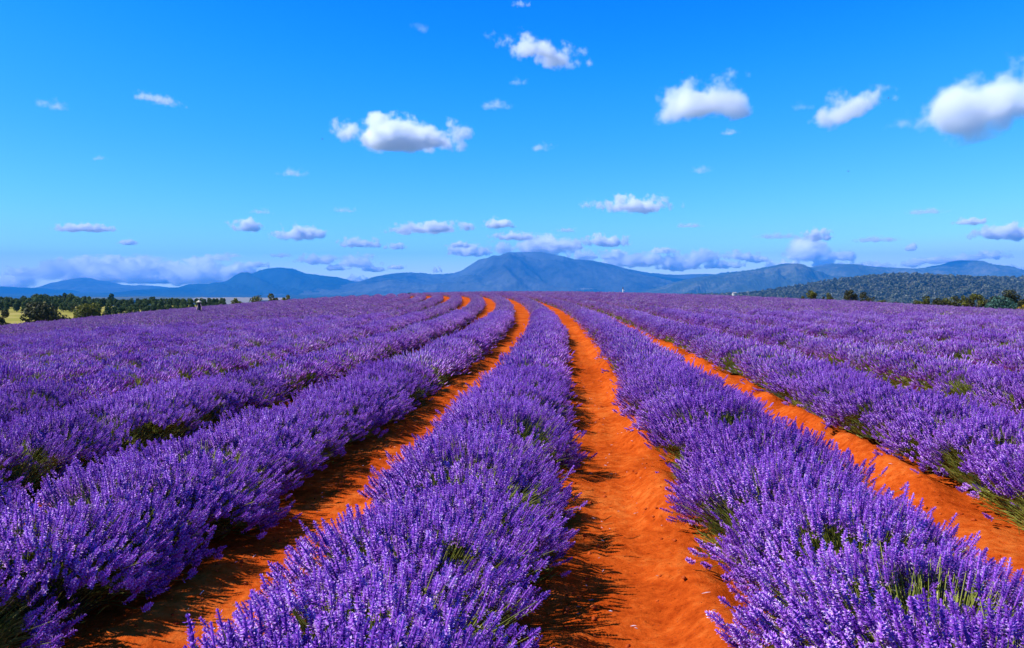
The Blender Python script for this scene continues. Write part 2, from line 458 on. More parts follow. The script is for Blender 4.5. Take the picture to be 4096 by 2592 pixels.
def make_bush(seed, lod):
    """one round lavender plant: opaque heart coloured dark for inner shade, splayed stems, flower spikes at their tips"""
    r = np.random.default_rng(seed)
    nst = (1080, 640, 230)[lod]
    Rx = (0.615, 0.565, 0.50)[lod]; H = (0.405, 0.405, 0.385)[lod]
    # directions over the dome, thinned in patches so that green shows through
    n0 = int(nst * 1.9)
    phi = r.uniform(0, 2 * math.pi, n0)
    ct = r.uniform(-0.02, 1.0, n0) ** 0.9 if False else np.clip(r.uniform(0.0, 1.0, n0), 0, 1)
    th = np.arccos(ct)
    th = th * 1.02
    keep = fbm(np.cos(phi) * th * 1.9 + 9.1 * seed, np.sin(phi) * th * 1.9, seed, 2) - 0.24 * sstep(0.9, 1.5, th)
    thr = np.sort(keep)[int(n0 - nst)]
    pr = sstep(thr - 0.06, thr + 0.08, keep)
    sel = r.random(n0) < pr * 1.1
    bare = (~sel) & (r.random(n0) < .8); bphi, bth = phi[bare], th[bare]
    phi, th = phi[sel], th[sel]; n = len(phi)
    lump = 1 + 0.22 * (fbm(np.cos(phi) * 2 + seed, np.sin(phi) * 2 + th, seed + 5, 2) - .5)
    rad = r.normal(1.0, 0.075, n) * lump
    rad = np.where(r.random(n) < .12, rad * 1.10, rad)
    st, c2 = np.sin(th), np.cos(th)
    tip = np.stack([Rx * st * np.cos(phi) * rad, Rx * st * np.sin(phi) * rad, 0.085 + H * np.clip(c2, 0, 1) ** 0.85 * rad], -1)
    base = np.stack([0.20 * st * np.cos(phi), 0.20 * st * np.sin(phi), np.full(n, 0.06)], -1) + r.normal(0, .03, (n, 3)) * [1, 1, .3]
    d = tip - base; d /= np.linalg.norm(d, axis=1, keepdims=True)
    ax = d * 0.8 + np.array([0, 0, 0.32]) + r.normal(0, .10, (n, 3)); ax /= np.linalg.norm(ax, axis=1, keepdims=True)
    length = r.uniform(0.050, 0.082, n); width = r.uniform(0.052, 0.070, n)
    if lod == 1: length *= 1.12; width *= 1.1
    if lod == 2: length *= 1.35; width *= 1.45
    tn = r.normal(0, .10, n)
    sp = MB()
    nt_ = 5 if lod == 0 else 3
    which = r.integers(0, nt_, n)
    for q in range(nt_):
        mk = which == q
        if not mk.any(): continue
        tV, tT, tA = spike_template(r, lod)
        v, t, a = place(tV, tT, tA, tip[mk], ax[mk], r.uniform(0, 6.28, mk.sum()), length[mk], width[mk], tn[mk])
        sp.add(v, t, None, a)
    # stems
    sm = MB()
    extra = 0
    mid = (base + tip) / 2 + np.array([0, 0, 1]) * 0.03 * (st[:, None]) - ax * 0.02
    side = np.cross(d, np.tile([[0.0, 0, 1.0]], (n, 1))); side /= np.linalg.norm(side, axis=1, keepdims=True) + 1e-6
    side2 = np.cross(d, side)
    hw = 0.0016 if lod == 0 else (0.0022 if lod == 1 else 0.004)
    if lod == 0:
        P = np.stack([base + side * hw, base - side * hw, base + side2 * hw * 1.4,
                      mid + side * hw, mid - side * hw, mid + side2 * hw * 1.4,
                      tip + side * hw, tip - side * hw, tip + side2 * hw * 1.4], 1)
        f = []
        for q in (0, 3):
            for j in range(3):
                b0, b1 = q + j, q + (j + 1) % 3; f += [(b0, b1, b1 + 3), (b0, b1 + 3, b0 + 3)]
        f = np.array(f)
    else:
        P = np.stack([mid + side * hw, mid - side * hw, tip + side * hw, tip - side * hw], 1)
        f = np.array([(0, 1, 3), (0, 3, 2)])
    tI = (f[None] + (np.arange(n) * P.shape[1])[:, None, None]).reshape(-1, 3)
    sa = np.clip(r.normal(.5, .2, n), 0, 1)[:, None] + np.zeros((1, P.shape[1]))
    sm.add(P.reshape(-1, 3), tI, None, sa.ravel())
    # flowerless green shoots that fill the thin patches
    nb = len(bphi); br = r.uniform(.66, .93, nb); bs = np.sin(bth)
    bt = np.stack([Rx * bs * np.cos(bphi) * br, Rx * bs * np.sin(bphi) * br, 0.085 + H * np.clip(np.cos(bth), 0, 1) ** .85 * br], -1)
    bd = bt - np.array([0, 0, .03]); bd /= np.linalg.norm(bd, axis=1, keepdims=True); bd = bd + np.array([0, 0, .3]) + r.normal(0, .12, (nb, 3)); bd /= np.linalg.norm(bd, axis=1, keepdims=True)
    bl = r.uniform(.10, .20, nb)[:, None]; bsd = np.cross(bd, r.normal(0, 1, (nb, 3))); bsd /= np.linalg.norm(bsd, axis=1, keepdims=True)
    bw = (.0024, .004, .009)[lod]
    P = np.stack([bt - bd * bl - bsd * bw, bt - bd * bl + bsd * bw, bt + bsd * bw * .7, bt - bsd * bw * .7], 1)
    f = np.array([(0, 1, 2), (0, 2, 3)])
    sm.add(P.reshape(-1, 3), (f[None] + (np.arange(nb) * 4)[:, None, None]).reshape(-1, 3), None, np.repeat(np.clip(r.normal(.5, .25, nb), 0, 1), 4))
    # leaves: narrow blades through the inner mound
    nl = (2200, 900, 220)[lod]
    lphi = r.uniform(0, 2 * math.pi, nl); lth = np.arccos(r.uniform(0.05, 1, nl)); lr = r.uniform(.55, .93, nl)
    lp = np.stack([Rx * np.sin(lth) * np.cos(lphi) * lr, Rx * np.sin(lth) * np.sin(lphi) * lr, 0.06 + (H) * np.cos(lth) * lr], -1)
    ld = lp - np.array([0, 0, -0.05]); ld /= np.linalg.norm(ld, axis=1, keepdims=True); ld = ld + r.normal(0, .25, (nl, 3)) + [0, 0, .25]
    ld /= np.linalg.norm(ld, axis=1, keepdims=True)
    ls = np.cross(ld, r.normal(0, 1, (nl, 3))); ls /= np.linalg.norm(ls, axis=1, keepdims=True)
    ln = r.uniform(.05, .10, nl)[:, None] * (1, 1.2, 1.8)[lod]; lw = r.uniform(.0022, .0038, nl)[:, None] * (1, 1.7, 3.2)[lod]
    P = np.stack([lp - ld * ln * .4, lp + ls * lw, lp - ls * lw, lp + ld * ln * .6], 1)
    f = np.array([(0, 2, 1), (1, 2, 3)])
    tI = (f[None] + (np.arange(nl) * 4)[:, None, None]).reshape(-1, 3)
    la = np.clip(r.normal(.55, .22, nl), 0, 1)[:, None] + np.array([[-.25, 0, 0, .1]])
    lf = MB(); lf.add(P.reshape(-1, 3), tI, None, la.ravel())
    # opaque heart: blocks light, its dark colour stands for shade inside the plant
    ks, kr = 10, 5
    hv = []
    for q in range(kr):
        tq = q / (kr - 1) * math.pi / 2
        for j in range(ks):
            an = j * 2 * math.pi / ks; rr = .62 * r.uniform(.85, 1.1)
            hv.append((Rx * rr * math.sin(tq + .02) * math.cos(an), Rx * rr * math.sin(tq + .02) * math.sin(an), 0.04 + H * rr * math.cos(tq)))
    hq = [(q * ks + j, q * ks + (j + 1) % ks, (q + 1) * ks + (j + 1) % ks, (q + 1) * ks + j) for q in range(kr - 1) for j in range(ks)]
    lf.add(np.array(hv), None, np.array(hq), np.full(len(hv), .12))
    return sp, sm, lf

BUSH0 = []
for q in range(6):
    sp, sm, lf = make_bush(100 + q, 0)
    BUSH0.append((sp.mesh('flower_spikes'), sm.mesh('flower_stems'), lf.mesh('leaves')))
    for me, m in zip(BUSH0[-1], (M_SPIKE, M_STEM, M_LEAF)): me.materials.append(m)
BUSH1 = []
for q in range(6):
    sp, sm, lf = make_bush(200 + q, 1)
    BUSH1.append((sp.mesh('flower_spikes'), sm.mesh('flower_stems'), lf.mesh('leaves')))
    for me, m in zip(BUSH1[-1], (M_SPIKE, M_STEM, M_LEAF)): me.materials.append(m)

def joined(parts, mats, name):
    """one mesh with a material per builder"""
    Vs, Ts, As, Ms, n = [], [], [], [], 0
    for mi, mb in enumerate(parts):
        Vs.append(np.concatenate(mb.V)); As.append(np.concatenate(mb.A))
        t = [x for x in mb.T]
        for qd in mb.Q: t += [qd[:, [0, 1, 2]], qd[:, [0, 2, 3]]]
        t = np.concatenate(t); Ts.append(t + n); Ms.append(np.full(len(t), mi)); n += len(Vs[-1])
    me = mesh_np(name, np.concatenate(Vs), [np.concatenate(Ts)], {'tint': np.concatenate(As)})
    for m in mats: me.materials.append(m)
    me.polygons.foreach_set('material_index', np.concatenate(Ms).astype(np.int32))
    return me

def scatter(name, pts, rot, scl, idx, sources):
    """one object that carries many alike pieces (geometry nodes, instance on points)"""
    col = bpy.data.collections.new(name + '_pieces')
    for k, me in enumerate(sources):
        o = bpy.data.objects.new('%s_piece_%02d' % (name, k), me); col.objects.link(o)
    me = bpy.data.meshes.new(name); me.vertices.add(len(pts))
    me.vertices.foreach_set('co', np.asarray(pts, np.float32).ravel())
    a = me.attributes.new('rot', 'FLOAT_VECTOR', 'POINT'); a.data.foreach_set('vector', np.asarray(rot, np.float32).ravel())
    a = me.attributes.new('scl', 'FLOAT_VECTOR', 'POINT'); a.data.foreach_set('vector', np.asarray(scl, np.float32).ravel())
    a = me.attributes.new('idx', 'INT', 'POINT'); a.data.foreach_set('value', np.asarray(idx, np.int32))
    o = bpy.data.objects.new(name, me); C.objects.link(o)
    ng = bpy.data.node_groups.new(name, 'GeometryNodeTree')
    ng.interface.new_socket('Geometry', in_out='INPUT', socket_type='NodeSocketGeometry')
    ng.interface.new_socket('Geometry', in_out='OUTPUT', socket_type='NodeSocketGeometry')
    N, L = ng.nodes, ng.links
    gi = N.new('NodeGroupInput'); go = N.new('NodeGroupOutput')
    ci = N.new('GeometryNodeCollectionInfo'); ci.inputs['Collection'].default_value = col
    ci.inputs['Separate Children'].default_value = True; ci.inputs['Reset Children'].default_value = True
    ip = N.new('GeometryNodeInstanceOnPoints'); ip.inputs['Pick Instance'].default_value = True
    def named(nm, ty):
        q = N.new('GeometryNodeInputNamedAttribute'); q.data_type = ty; q.inputs['Name'].default_value = nm
        return q.outputs[0]
    L.new(gi.outputs[0], ip.inputs['Points']); L.new(ci.outputs[0], ip.inputs['Instance'])
    L.new(named('idx', 'INT'), ip.inputs['Instance Index'])
    L.new(named('rot', 'FLOAT_VECTOR'), ip.inputs['Rotation'])
    L.new(named('scl', 'FLOAT_VECTOR'), ip.inputs['Scale'])
    L.new(ip.outputs[0], go.inputs[0])
    o.modifiers.new('scatter', 'NODES').node_group = ng
    return o

# ------------------------------------------------------------------ lavender: planting
def project(P):
    P = np.asarray(P, float); dx, dy, dz = P[:, 0], P[:, 1], P[:, 2] - CAMZ
    yc = dy * math.cos(PITCH) - dz * math.sin(PITCH); up = dy * math.sin(PITCH) + dz * math.cos(PITCH)
    yq = np.maximum(yc, 0.05)
    return 512 + F * dx / yq, 324 - F * up / yq, yc

plants = []
STEP = 0.72
for k in range(-46, 36):
    s = np.arange(-8, 185, STEP) + rng.uniform(0, STEP)
    s = s + rng.normal(0, .05, len(s))
    x, y, ph = row_point(k, s, 0)
    off = rng.normal(0, .045, len(s))
    x = x + off * np.cos(ph); y = y - off * np.sin(ph)
    ok = field_mask(x, y) > 0
    for q in np.nonzero(ok)[0]: plants.append((k, x[q], y[q], ph[q]))
plants = np.array(plants)
pz = ground_z(plants[:, 1], plants[:, 2], True)
u, v, dep = project(np.stack([plants[:, 1], plants[:, 2], pz + .4], -1))
dist = np.hypot(plants[:, 1], plants[:, 2])
mg = 700 / np.maximum(dep, .3) * 0.9
inview = (dep > 0.3) & (u > -mg) & (u < 1024 + mg) & (v < 648 + mg * 1.0)
mg2 = mg + 140 + 260 / np.maximum(dep / 4, 1)
keep = (dep > -1.0) & (((u > -mg2) & (u < 1024 + mg2)) | (dist < 5)) & (dist > 0.75)
size = np.where(inview, 1.0 / np.maximum(dist, .3), 0)
order = np.argsort(-size)
single = np.zeros(len(plants), bool); single[order[:300]] = True
single &= keep & inview
ORD = {2: 'second', 3: 'third', 4: 'fourth', 5: 'fifth', 6: 'sixth', 7: 'seventh', 8: 'eighth', 9: 'ninth', 10: 'tenth', 11: 'eleventh', 12: 'twelfth'}
def row_label(k):
    if k == 0: return 'lavender bush in the near part of the centre row between the two open red paths'
    if k == 1: return 'lavender bush in the near part of the row right of the wide sunlit path'
    if k == -1: return 'lavender bush in the near part of the row left of the shadowed red path'
    if k > 1: return 'lavender bush in the near part of the %s row right of the wide sunlit path' % ORD.get(k, 'far')
    return 'lavender bush in the near part of the %s row left of the shadowed red path' % ORD.get(-k, 'far')
def row_group(k):
    if k == 0: return 'lavender bushes of the centre row'
    if k == 1: return 'lavender bushes of the row right of the sunlit path'
    if k == -1: return 'lavender bushes of the row left of the shadowed path'
    return 'lavender bushes of the %s row %s' % (ORD.get(abs(k), 'far'), 'right of the sunlit path' if k > 0 else 'left of the shadowed path')

n_single = 0
front = {}
for q in np.nonzero(single)[0]:
    k = int(plants[q, 0])
    if 0 < u[q] < 1024 and v[q] < 640 and (k not in front or dist[q] < dist[front[k]]): front[k] = q
far_pts, far_rot, far_scl, far_idx = [], [], [], []
for q in np.nonzero(keep)[0]:
    k, x, y, ph = plants[q]; k = int(k)
    rz = rng.uniform(0, 6.283)
    s1 = K * rng.uniform(.88, 1.08); s3 = K * rng.uniform(.88, 1.10)
    if single[q]:
        near = dist[q] < 13
        src = (BUSH0 if near else BUSH1)
        var = src[rng.integers(len(src))]
        root = empty('lavender_bush', (x, y, pz[q]), rz)
        root.scale = (s1, s1, s3)
        root.rotation_euler = (rng.normal(0, .03), rng.normal(0, .03), rz)
        tag(root, row_label(k) if front.get(k) != q else row_label(k).replace('lavender bush in the near part of the', 'frontmost lavender bush of the'), 'lavender bush', row_group(k))
        for nm, me in zip(('flower_spikes', 'flower_stems', 'leaves'), var):
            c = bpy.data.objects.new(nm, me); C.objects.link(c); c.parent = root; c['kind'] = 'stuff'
        n_single += 1
    else:
        far_pts.append((x, y, pz[q])); far_rot.append((rng.normal(0, .03), rng.normal(0, .03), rz)); far_scl.append((s1, s1, s3))
        far_idx.append(rng.integers(0, 5) if dist[q] < 42 else rng.integers(5, 11))
MATS3 = (M_SPIKE, M_STEM, M_LEAF)
src1 = [joined(make_bush(300 + q, 1), MATS3, 'lavender_plant') for q in range(5)]
src2 = [joined(make_bush(400 + q, 2), MATS3, 'lavender_plant') for q in range(6)]
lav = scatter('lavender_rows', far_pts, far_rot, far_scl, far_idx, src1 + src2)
tag(lav, 'purple lavender rows running on up to the crest of the hill', 'lavender', kind='stuff')
print('LAVENDER', n_single, len(far_pts))

# ------------------------------------------------------------------ hills and mountains
def sil(*groups):
    """skyline points read off the photograph, in 1024-wide pixels"""
    out = []
    for (ox, pts) in groups:
        for X, Y in pts: out.append(((ox + X * .4568) / 4, (950 + Y * .4568) / 4))
    return np.array(sorted(out))

def mat_hill(name, stops, scale, bump=0.0, clear=(0.42, 0.36, 0.22)):
    m, N, L = new_mat(name)
    tc = N.new('ShaderNodeTexCoord'); nz = N.new('ShaderNodeTexNoise')
    nz.inputs['Scale'].default_value = 1 / scale; nz.inputs['Detail'].default_value = 6; nz.inputs['Roughness'].default_value = .75
    n2 = N.new('ShaderNodeTexNoise'); n2.inputs['Scale'].default_value = .12 / scale; n2.inputs['Detail'].default_value = 3
    L.new(tc.outputs['Object'], nz.inputs['Vector']); L.new(tc.outputs['Object'], n2.inputs['Vector'])
    ad = N.new('ShaderNodeMath'); ad.operation = 'MULTIPLY_ADD'; ad.inputs[1].default_value = .5
    L.new(n2.outputs['Fac'], ad.inputs[0])
    m5 = N.new('ShaderNodeMath'); m5.operation = 'MULTIPLY'; m5.inputs[1].default_value = .5
    L.new(nz.outputs['Fac'], m5.inputs[0]); L.new(m5.outputs[0], ad.inputs[2])
    cr = ramp(N, stops); L.new(ad.outputs[0], cr.inputs['Fac'])
    at = N.new('ShaderNodeAttribute'); at.attribute_name = 'clear'
    mx = N.new('ShaderNodeMixRGB'); mx.inputs[2].default_value = (*clear, 1)
    L.new(at.outputs['Fac'], mx.inputs[0]); L.new(cr.outputs[0], mx.inputs[1])
    p = N.new('ShaderNodeBsdfDiffuse'); L.new(mx.outputs[0], p.inputs['Color'])
    out = N.new('ShaderNodeOutputMaterial'); L.new(p.outputs[0], out.inputs['Surface'])
    return m

def hill(name, S, D, mat, depth, base_z, tree=10.0, spur=0.25, seed=0, nu=300, nv=46, back=0.5, ext=60, spur_len=None, clear=None, spur_ang=0.35):
    """a wooded ridge: skyline S (pixels) at distance D, sloping down towards the viewer over `depth` metres"""
    px = np.linspace(S[0, 0] - ext, S[-1, 0] + ext, nu)
    py = np.interp(px, S[:, 0], S[:, 1])
    lo = 300
    py = np.where(px < S[0, 0], S[0, 1] + (lo - S[0, 1]) * sstep(0, 1, (S[0, 0] - px) / ext), py)
    py = np.where(px > S[-1, 0], S[-1, 1] + (lo - S[-1, 1]) * sstep(0, 1, (px - S[-1, 0]) / ext), py)
    cr = np.array([ray(a, b, D) for a, b in zip(px, py)])
    x = cr[:, 0]; H = cr[:, 2]
    t = np.linspace(-1, back, nv)
    X = np.tile(x, (nv, 1)); T = np.tile(t[:, None], (1, nu))
    Y = D + T * depth
    # keep the plan true: lines of sight spread a little with depth
    X = X * (Y / D) ** 0.35
    prof = np.where(T < 0, 0.5 + 0.5 * np.cos(np.pi * np.clip(-T, 0, 1)), 0.5 + 0.5 * np.cos(np.pi * np.clip(T / (back * 1.2), 0, 1)))
    prof = np.where(T < 0, prof * .6 + .4 * (1 + np.clip(T, -1, 0)), prof)
    HH = np.tile(H, (nv, 1))
    rise = HH - base_z
    L_ = spur_len or depth * .28
    sp = np.abs(fbm((X + Y * spur_ang) / L_, Y / (L_ * 2.6), seed, 4) * 2 - 1)
    amp = rise * spur * np.sin(np.pi * np.clip(-T, 0, 1)) ** .8
    Z = base_z + rise * prof + amp * (0.32 - sp) * 1.6
    cell = (x[-1] - x[0]) / nu
    rr = np.random.default_rng(seed)
    can = (rr.random(Z.shape) - .5) * tree + (fbm(X / (tree * 7), Y / (tree * 7), seed + 3, 3) - .5) * tree * 1.2
    Z = Z + can * np.where(np.abs(T) < .02, .55, 1.0)
    # nothing in front may rise above the surveyed skyline
    lim = CAMZ + (HH - CAMZ) * (Y / D) - 1.0
    Z = np.where(T < -.01, np.minimum(Z, lim - (D - Y) * .0015), Z)
    cl = np.zeros(Z.shape)
    if clear:
        u, v, d = project(np.stack([X, Y, Z], -1).reshape(-1, 3)); u = u.reshape(Z.shape); v = v.reshape(Z.shape)
        for (cx, cy, rx, ry, sl) in clear:
            q = ((u - cx) / rx) ** 2 + ((v - cy - sl * (u - cx)) / ry) ** 2 + (fbm(X / 60, Y / 60, 8) - .5) * .8
            cl = np.maximum(cl, .38 * sstep(1.15, .85, q))
    ii = (np.arange(nv - 1)[:, None] * nu + np.arange(nu - 1)[None, :]).ravel()
    me = mesh_np(name, np.stack([X, Y, Z], -1).reshape(-1, 3), [np.stack([ii, ii + 1, ii + nu + 1, ii + nu], 1)], {'clear': cl.ravel()}, smooth=False)
    o = obj(name, me, mat)
    return tag(o, kind='structure')

c1, c2, c3, c4 = 0, 1000, 2000, 2996
S_A = sil((c1, [(300, 500), (455, 450), (490, 430), (530, 388), (610, 390), (630, 368), (680, 358), (730, 352), (800, 355), (860, 378), (900, 378), (1000, 400), (1060, 412), (1150, 420), (1230, 418), (1400, 425), (1470, 438), (1600, 450), (1900, 470)]))
S_B = sil((c1, [(-400, 420), (-100, 425), (0, 428), (130, 437), (330, 444), (450, 455), (600, 462), (720, 482), (860, 500), (950, 522), (1200, 540)]))
S_C = sil((c1, [(1000, 532), (1150, 500), (1300, 466), (1450, 448), (1700, 432), (1810, 405), (1880, 402), (1980, 405), (2100, 370), (2189, 325)]),
          (c2, [(80, 290), (160, 270), (270, 262), (370, 275), (430, 295), (500, 318), (620, 332), (750, 345), (850, 370), (930, 395), (1050, 415), (1150, 430), (1250, 445), (1350, 470), (1450, 492)]))
S_D = sil((c2, [(700, 430), (930, 394), (1060, 375), (1150, 345), (1280, 315), (1380, 305), (1500, 312), (1620, 320), (1770, 317), (1860, 290), (1900, 265), (1960, 228), (2020, 190), (2090, 178), (2140, 155), (2188, 160)]),
          (c3, [(40, 140), (80, 127), (150, 128), (240, 126), (360, 126), (420, 142), (520, 162), (610, 188), (760, 200), (900, 232), (1000, 262), (1150, 282), (1300, 310), (1450, 322), (1550, 328), (1700, 322), (1800, 318), (1890, 325), (1940, 310), (2100, 300), (2300, 300), (2700, 310)]))
S_E = sil((c2, [(1430, 485), (1530, 445), (1640, 415), (1700, 405), (1850, 408), (1950, 395), (2100, 378), (2188, 372)]),
          (c3, [(200, 360), (330, 345), (420, 330), (480, 292), (560, 275), (680, 280), (850, 300), (1000, 310), (1200, 322), (1400, 345), (1550, 360), (1700, 385), (1900, 430)]))
S_F = sil((c3, [(1150, 500), (1250, 478), (1400, 440), (1500, 405), (1620, 370), (1750, 345), (1900, 330), (2000, 315), (2150, 290), (2181, 288)]),
          (c4, [(100, 272), (220, 248), (330, 226), (420, 238), (500, 262), (560, 290), (650, 320), (750, 345), (850, 370), (920, 386), (1100, 420)]))
S_G = sil((c4, [(200, 330), (400, 285), (530, 264), (620, 245), (740, 230), (850, 235), (1000, 245), (1150, 260), (1300, 270), (1440, 272), (1560, 262), (1700, 235), (1780, 210), (1850, 200), (1920, 205), (2000, 225), (2100, 252), (2200, 285), (2300, 312), (2408, 320), (2700, 330), (3200, 360)]))
S_H = sil((c4, [(-100, 530), (100, 512), (300, 480), (480, 450), (700, 410), (900, 380), (1100, 360), (1250, 350), (1420, 345), (1550, 355), (1700, 365), (1900, 375), (2150, 380), (2408, 375), (2800, 380), (3300, 400)]))
S_J = sil((c1, [(1730, 585), (1760, 572), (1800, 550), (1850, 537), (1950, 545), (2010, 556), (2100, 575), (2250, 600)]))
S_J2 = sil((c1, [(1800, 560), (1890, 540), (1940, 525), (2020, 530), (2160, 556), (2300, 580)]))
S_J4 = sil((c1, [(1350, 560), (1480, 538), (1560, 530), (1680, 545), (1760, 575)]))
S_J3 = sil((c1, [(800, 570), (1000, 535), (1100, 522), (1220, 520), (1300, 540), (1450, 580)]))

M_FAR = mat_hill('far_mountain_forest', [(0.35, (0.006, 0.012, 0.012)), (0.65, (0.12, 0.135, 0.12))], 420)  # forest mottling, its contrast widened to stand in for lit and shaded relief
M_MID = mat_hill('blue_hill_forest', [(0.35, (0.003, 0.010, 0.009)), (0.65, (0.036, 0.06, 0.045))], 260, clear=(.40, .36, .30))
M_GUM = mat_hill('gum_forest_hill', [(0.25, (0.022, 0.032, 0.016)), (0.5, (0.05, 0.065, 0.035)), (0.72, (0.20, 0.19, 0.12))], 130)
M_STRAW = mat_hill('dry_grass_hill', [(0.3, (0.24, 0.20, 0.13)), (0.7, (0.36, 0.30, 0.21))], 120)
M_GREY = mat_hill('grey_green_hill', [(0.3, (0.07, 0.085, 0.05)), (0.7, (0.13, 0.135, 0.085))], 120)

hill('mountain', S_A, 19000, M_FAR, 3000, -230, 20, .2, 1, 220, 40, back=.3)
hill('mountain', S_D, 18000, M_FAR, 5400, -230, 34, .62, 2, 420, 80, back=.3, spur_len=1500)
hill('hill', S_B, 16500, M_MID, 2500, -230, 14, .2, 3, 240, 40)
hill('hill', S_C, 17000, M_MID, 3800, -230, 26, .60, 4, 420, 70, spur_len=900, spur_ang=.6)
hill('hill', S_E, 17000, M_MID, 3600, -230, 24, .5, 5, 420, 60,
     clear=[(457, 286.2, 25, 1.6, 0), (573, 288.2, 32, 1.4, -.01), (596, 281, 13, 1.2, -.28), (643, 277.3, 6, .7, 0)])
hill('hill', S_G, 15200, M_GUM, 3400, -210, 24, .5, 6, 460, 70, spur_len=700)
hill('hill', S_F, 12500, M_GUM, 2800, -200, 22, .5, 7, 460, 80, spur_len=520, spur_ang=-.5)
hill('hill', S_J, 5200, M_STRAW, 700, -120, 2, .12, 8, 160, 30, ext=20)
hill('hill', S_J2, 5900, M_STRAW, 700, -120, 2, .12, 9, 120, 30, ext=20)
hill('hill', S_J4, 6000, M_GREY, 700, -120, 3, .12, 12, 120, 30, ext=15)
hill('hill', S_J3, 6200, M_GREY, 700, -120, 3, .12, 10, 120, 30, ext=30)
hill_H = hill('wooded_slope', S_H, 3500, mat_hill('gum_forest_floor', [(0.3, (0.05, 0.055, 0.025)), (0.7, (0.16, 0.14, 0.07))], 30), 1700, -85, 4, .10, 11, 260, 60, ext=60)

# ------------------------------------------------------------------ trees
M_BARK = mat_tint('bark', [(0, (0.05, 0.035, 0.025)), (1, (0.30, 0.26, 0.21))], rough=.9, rnd=.3)
M_PINE = mat_tint('pine_needles', [(0, (0.010, 0.024, 0.009)), (.5, (0.06, 0.105, 0.028)), (1, (0.19, 0.23, 0.055))], transl=.12, rnd=.35)
M_DARK = mat_tint('dark_olive_leaves', [(0, (0.010, 0.012, 0.004)), (.5, (0.055, 0.058, 0.016)), (1, (0.15, 0.13, 0.035))], transl=.15, rnd=.3)
M_OLIVE = mat_tint('yellow_green_leaves', [(0, (0.018, 0.022, 0.003)), (.5, (0.12, 0.125, 0.014)), (1, (0.28, 0.26, 0.03))], transl=.2, rnd=.2)
M_BLUEG = mat_tint('blue_green_leaves', [(0, (0.008, 0.022, 0.016)), (.5, (0.035, 0.10, 0.07)), (1, (0.12, 0.22, 0.16))], transl=.15, rnd=.2)
M_YELL = mat_tint('yellow_blossom_leaves', [(0, (0.10, 0.06, 0.0)), (.5, (0.42, 0.28, 0.01)), (1, (0.7, 0.5, 0.03))], transl=.2, rnd=.1)
M_GUMT = mat_tint('gum_leaves', [(0, (0.02, 0.028, 0.012)), (.5, (0.105, 0.12, 0.065)), (1, (0.27, 0.26, 0.17))], transl=.12, rnd=.55)

def crown_mesh(name, seed, lumps, nleaf, leaf, flat=1.0):
    """foliage from many small leaf clumps spread over overlapping lumps: (x, y, z, r) list"""
    r = np.random.default_rng(seed); mb = MB()
    wts = np.array([l[3] ** 2 for l in lumps]); wts /= wts.sum()
    cnt = np.maximum(6, (wts * nleaf).astype(int))
    for (x, y, z, rad), n in zip(lumps, cnt):
        d = r.normal(0, 1, (n, 3)); d /= np.linalg.norm(d, axis=1, keepdims=True)
        rr = rad * r.uniform(.55, 1.08, n) ** .7
        p = np.array([x, y, z]) + d * rr[:, None] * [1, 1, flat]
        nn = d + r.normal(0, .55, (n, 3)); nn /= np.linalg.norm(nn, axis=1, keepdims=True)
        t = np.cross(nn, r.normal(0, 1, (n, 3))); t /= np.linalg.norm(t, axis=1, keepdims=True); b = np.cross(nn, t)
        s = leaf * r.uniform(.6, 1.4, n)[:, None]
        P = np.stack([p - t * s, p - b * s * .6, p + t * s, p + b * s * .6 + nn * s * .3], 1)
        Q = np.array([[0, 1, 2, 3]]) + (np.arange(n) * 4)[:, None]
        a = np.clip(.42 + .28 * d[:, 2] * 0 + r.normal(0, .2, n) + r.normal(0, .1), 0, 1)
        mb.add(P.reshape(-1, 3), None, Q, np.repeat(a, 4))
    return mb.mesh(name)

def trunk_mesh(name, seed, h, r0, lumps, lean=0.05):
    r = np.random.default_rng(seed); mb = MB()
    top = np.array([r.normal(0, lean) * h, r.normal(0, lean) * h, h])
    pts = [np.array([0, 0, -0.4]), np.array([0, 0, 0.]), top * .35 + r.normal(0, .02, 3) * h, top * .7 + r.normal(0, .02, 3) * h, top]
    tube(mb, pts, [r0 * 1.4, r0 * 1.1, r0 * .85, r0 * .55, r0 * .2], 7, .5)
    for (x, y, z, rad) in lumps[:8]:
        st = top * r.uniform(.3, .75); e = np.array([x, y, z]); m = (st + e) / 2 + [0, 0, -.08 * h * r.random()]
        tube(mb, [st, m, e], [r0 * .4, r0 * .28, r0 * .1], 5, .6, cap=False)
    return mb.mesh(name, True)

def lumps_round(seed, h, w, n=14, z0=.25, flat=.8):
    r = np.random.default_rng(seed); out = []
    for _ in range(n):
        zz = r.uniform(z0, .92); wr = w * .5 * math.sqrt(max(0.05, 1 - ((zz - .55) / .55) ** 2)) ; an = r.uniform(0, 6.28); q = wr * math.sqrt(r.random()) * .85
        out.append((q * math.cos(an), q * math.sin(an), zz * h, w * r.uniform(.14, .24)))
    return out
def lumps_pine(seed, h, w):
    r = np.random.default_rng(seed); out = []
    n = 9
    for i in range(n):
        zz = .22 + .74 * i / (n - 1); wr = w * .5 * (1 - ((zz - .2) / .85) ** 1.6) + .1
        k = 4 if i < 6 else 2
        for j in range(k):
            an = r.uniform(0, 6.28); q = wr * r.uniform(.35, .8)
            out.append((q * math.cos(an), q * math.sin(an), zz * h + r.normal(0, .02) * h, w * r.uniform(.12, .19)))
    return out
def lumps_gum(seed, h, w, n=9):
    """open crown in separate plates, bare limbs below"""
    r = np.random.default_rng(seed); out = []
    for i in range(n):
        an = i * 2.4 + r.uniform(-.5, .5); q = w * .42 * math.sqrt((i + .5) / n); zz = r.uniform(.5, .95) - .18 * (q / (w * .5))
        out.append((q * math.cos(an), q * math.sin(an), zz * h, w * r.uniform(.13, .2)))
    return out

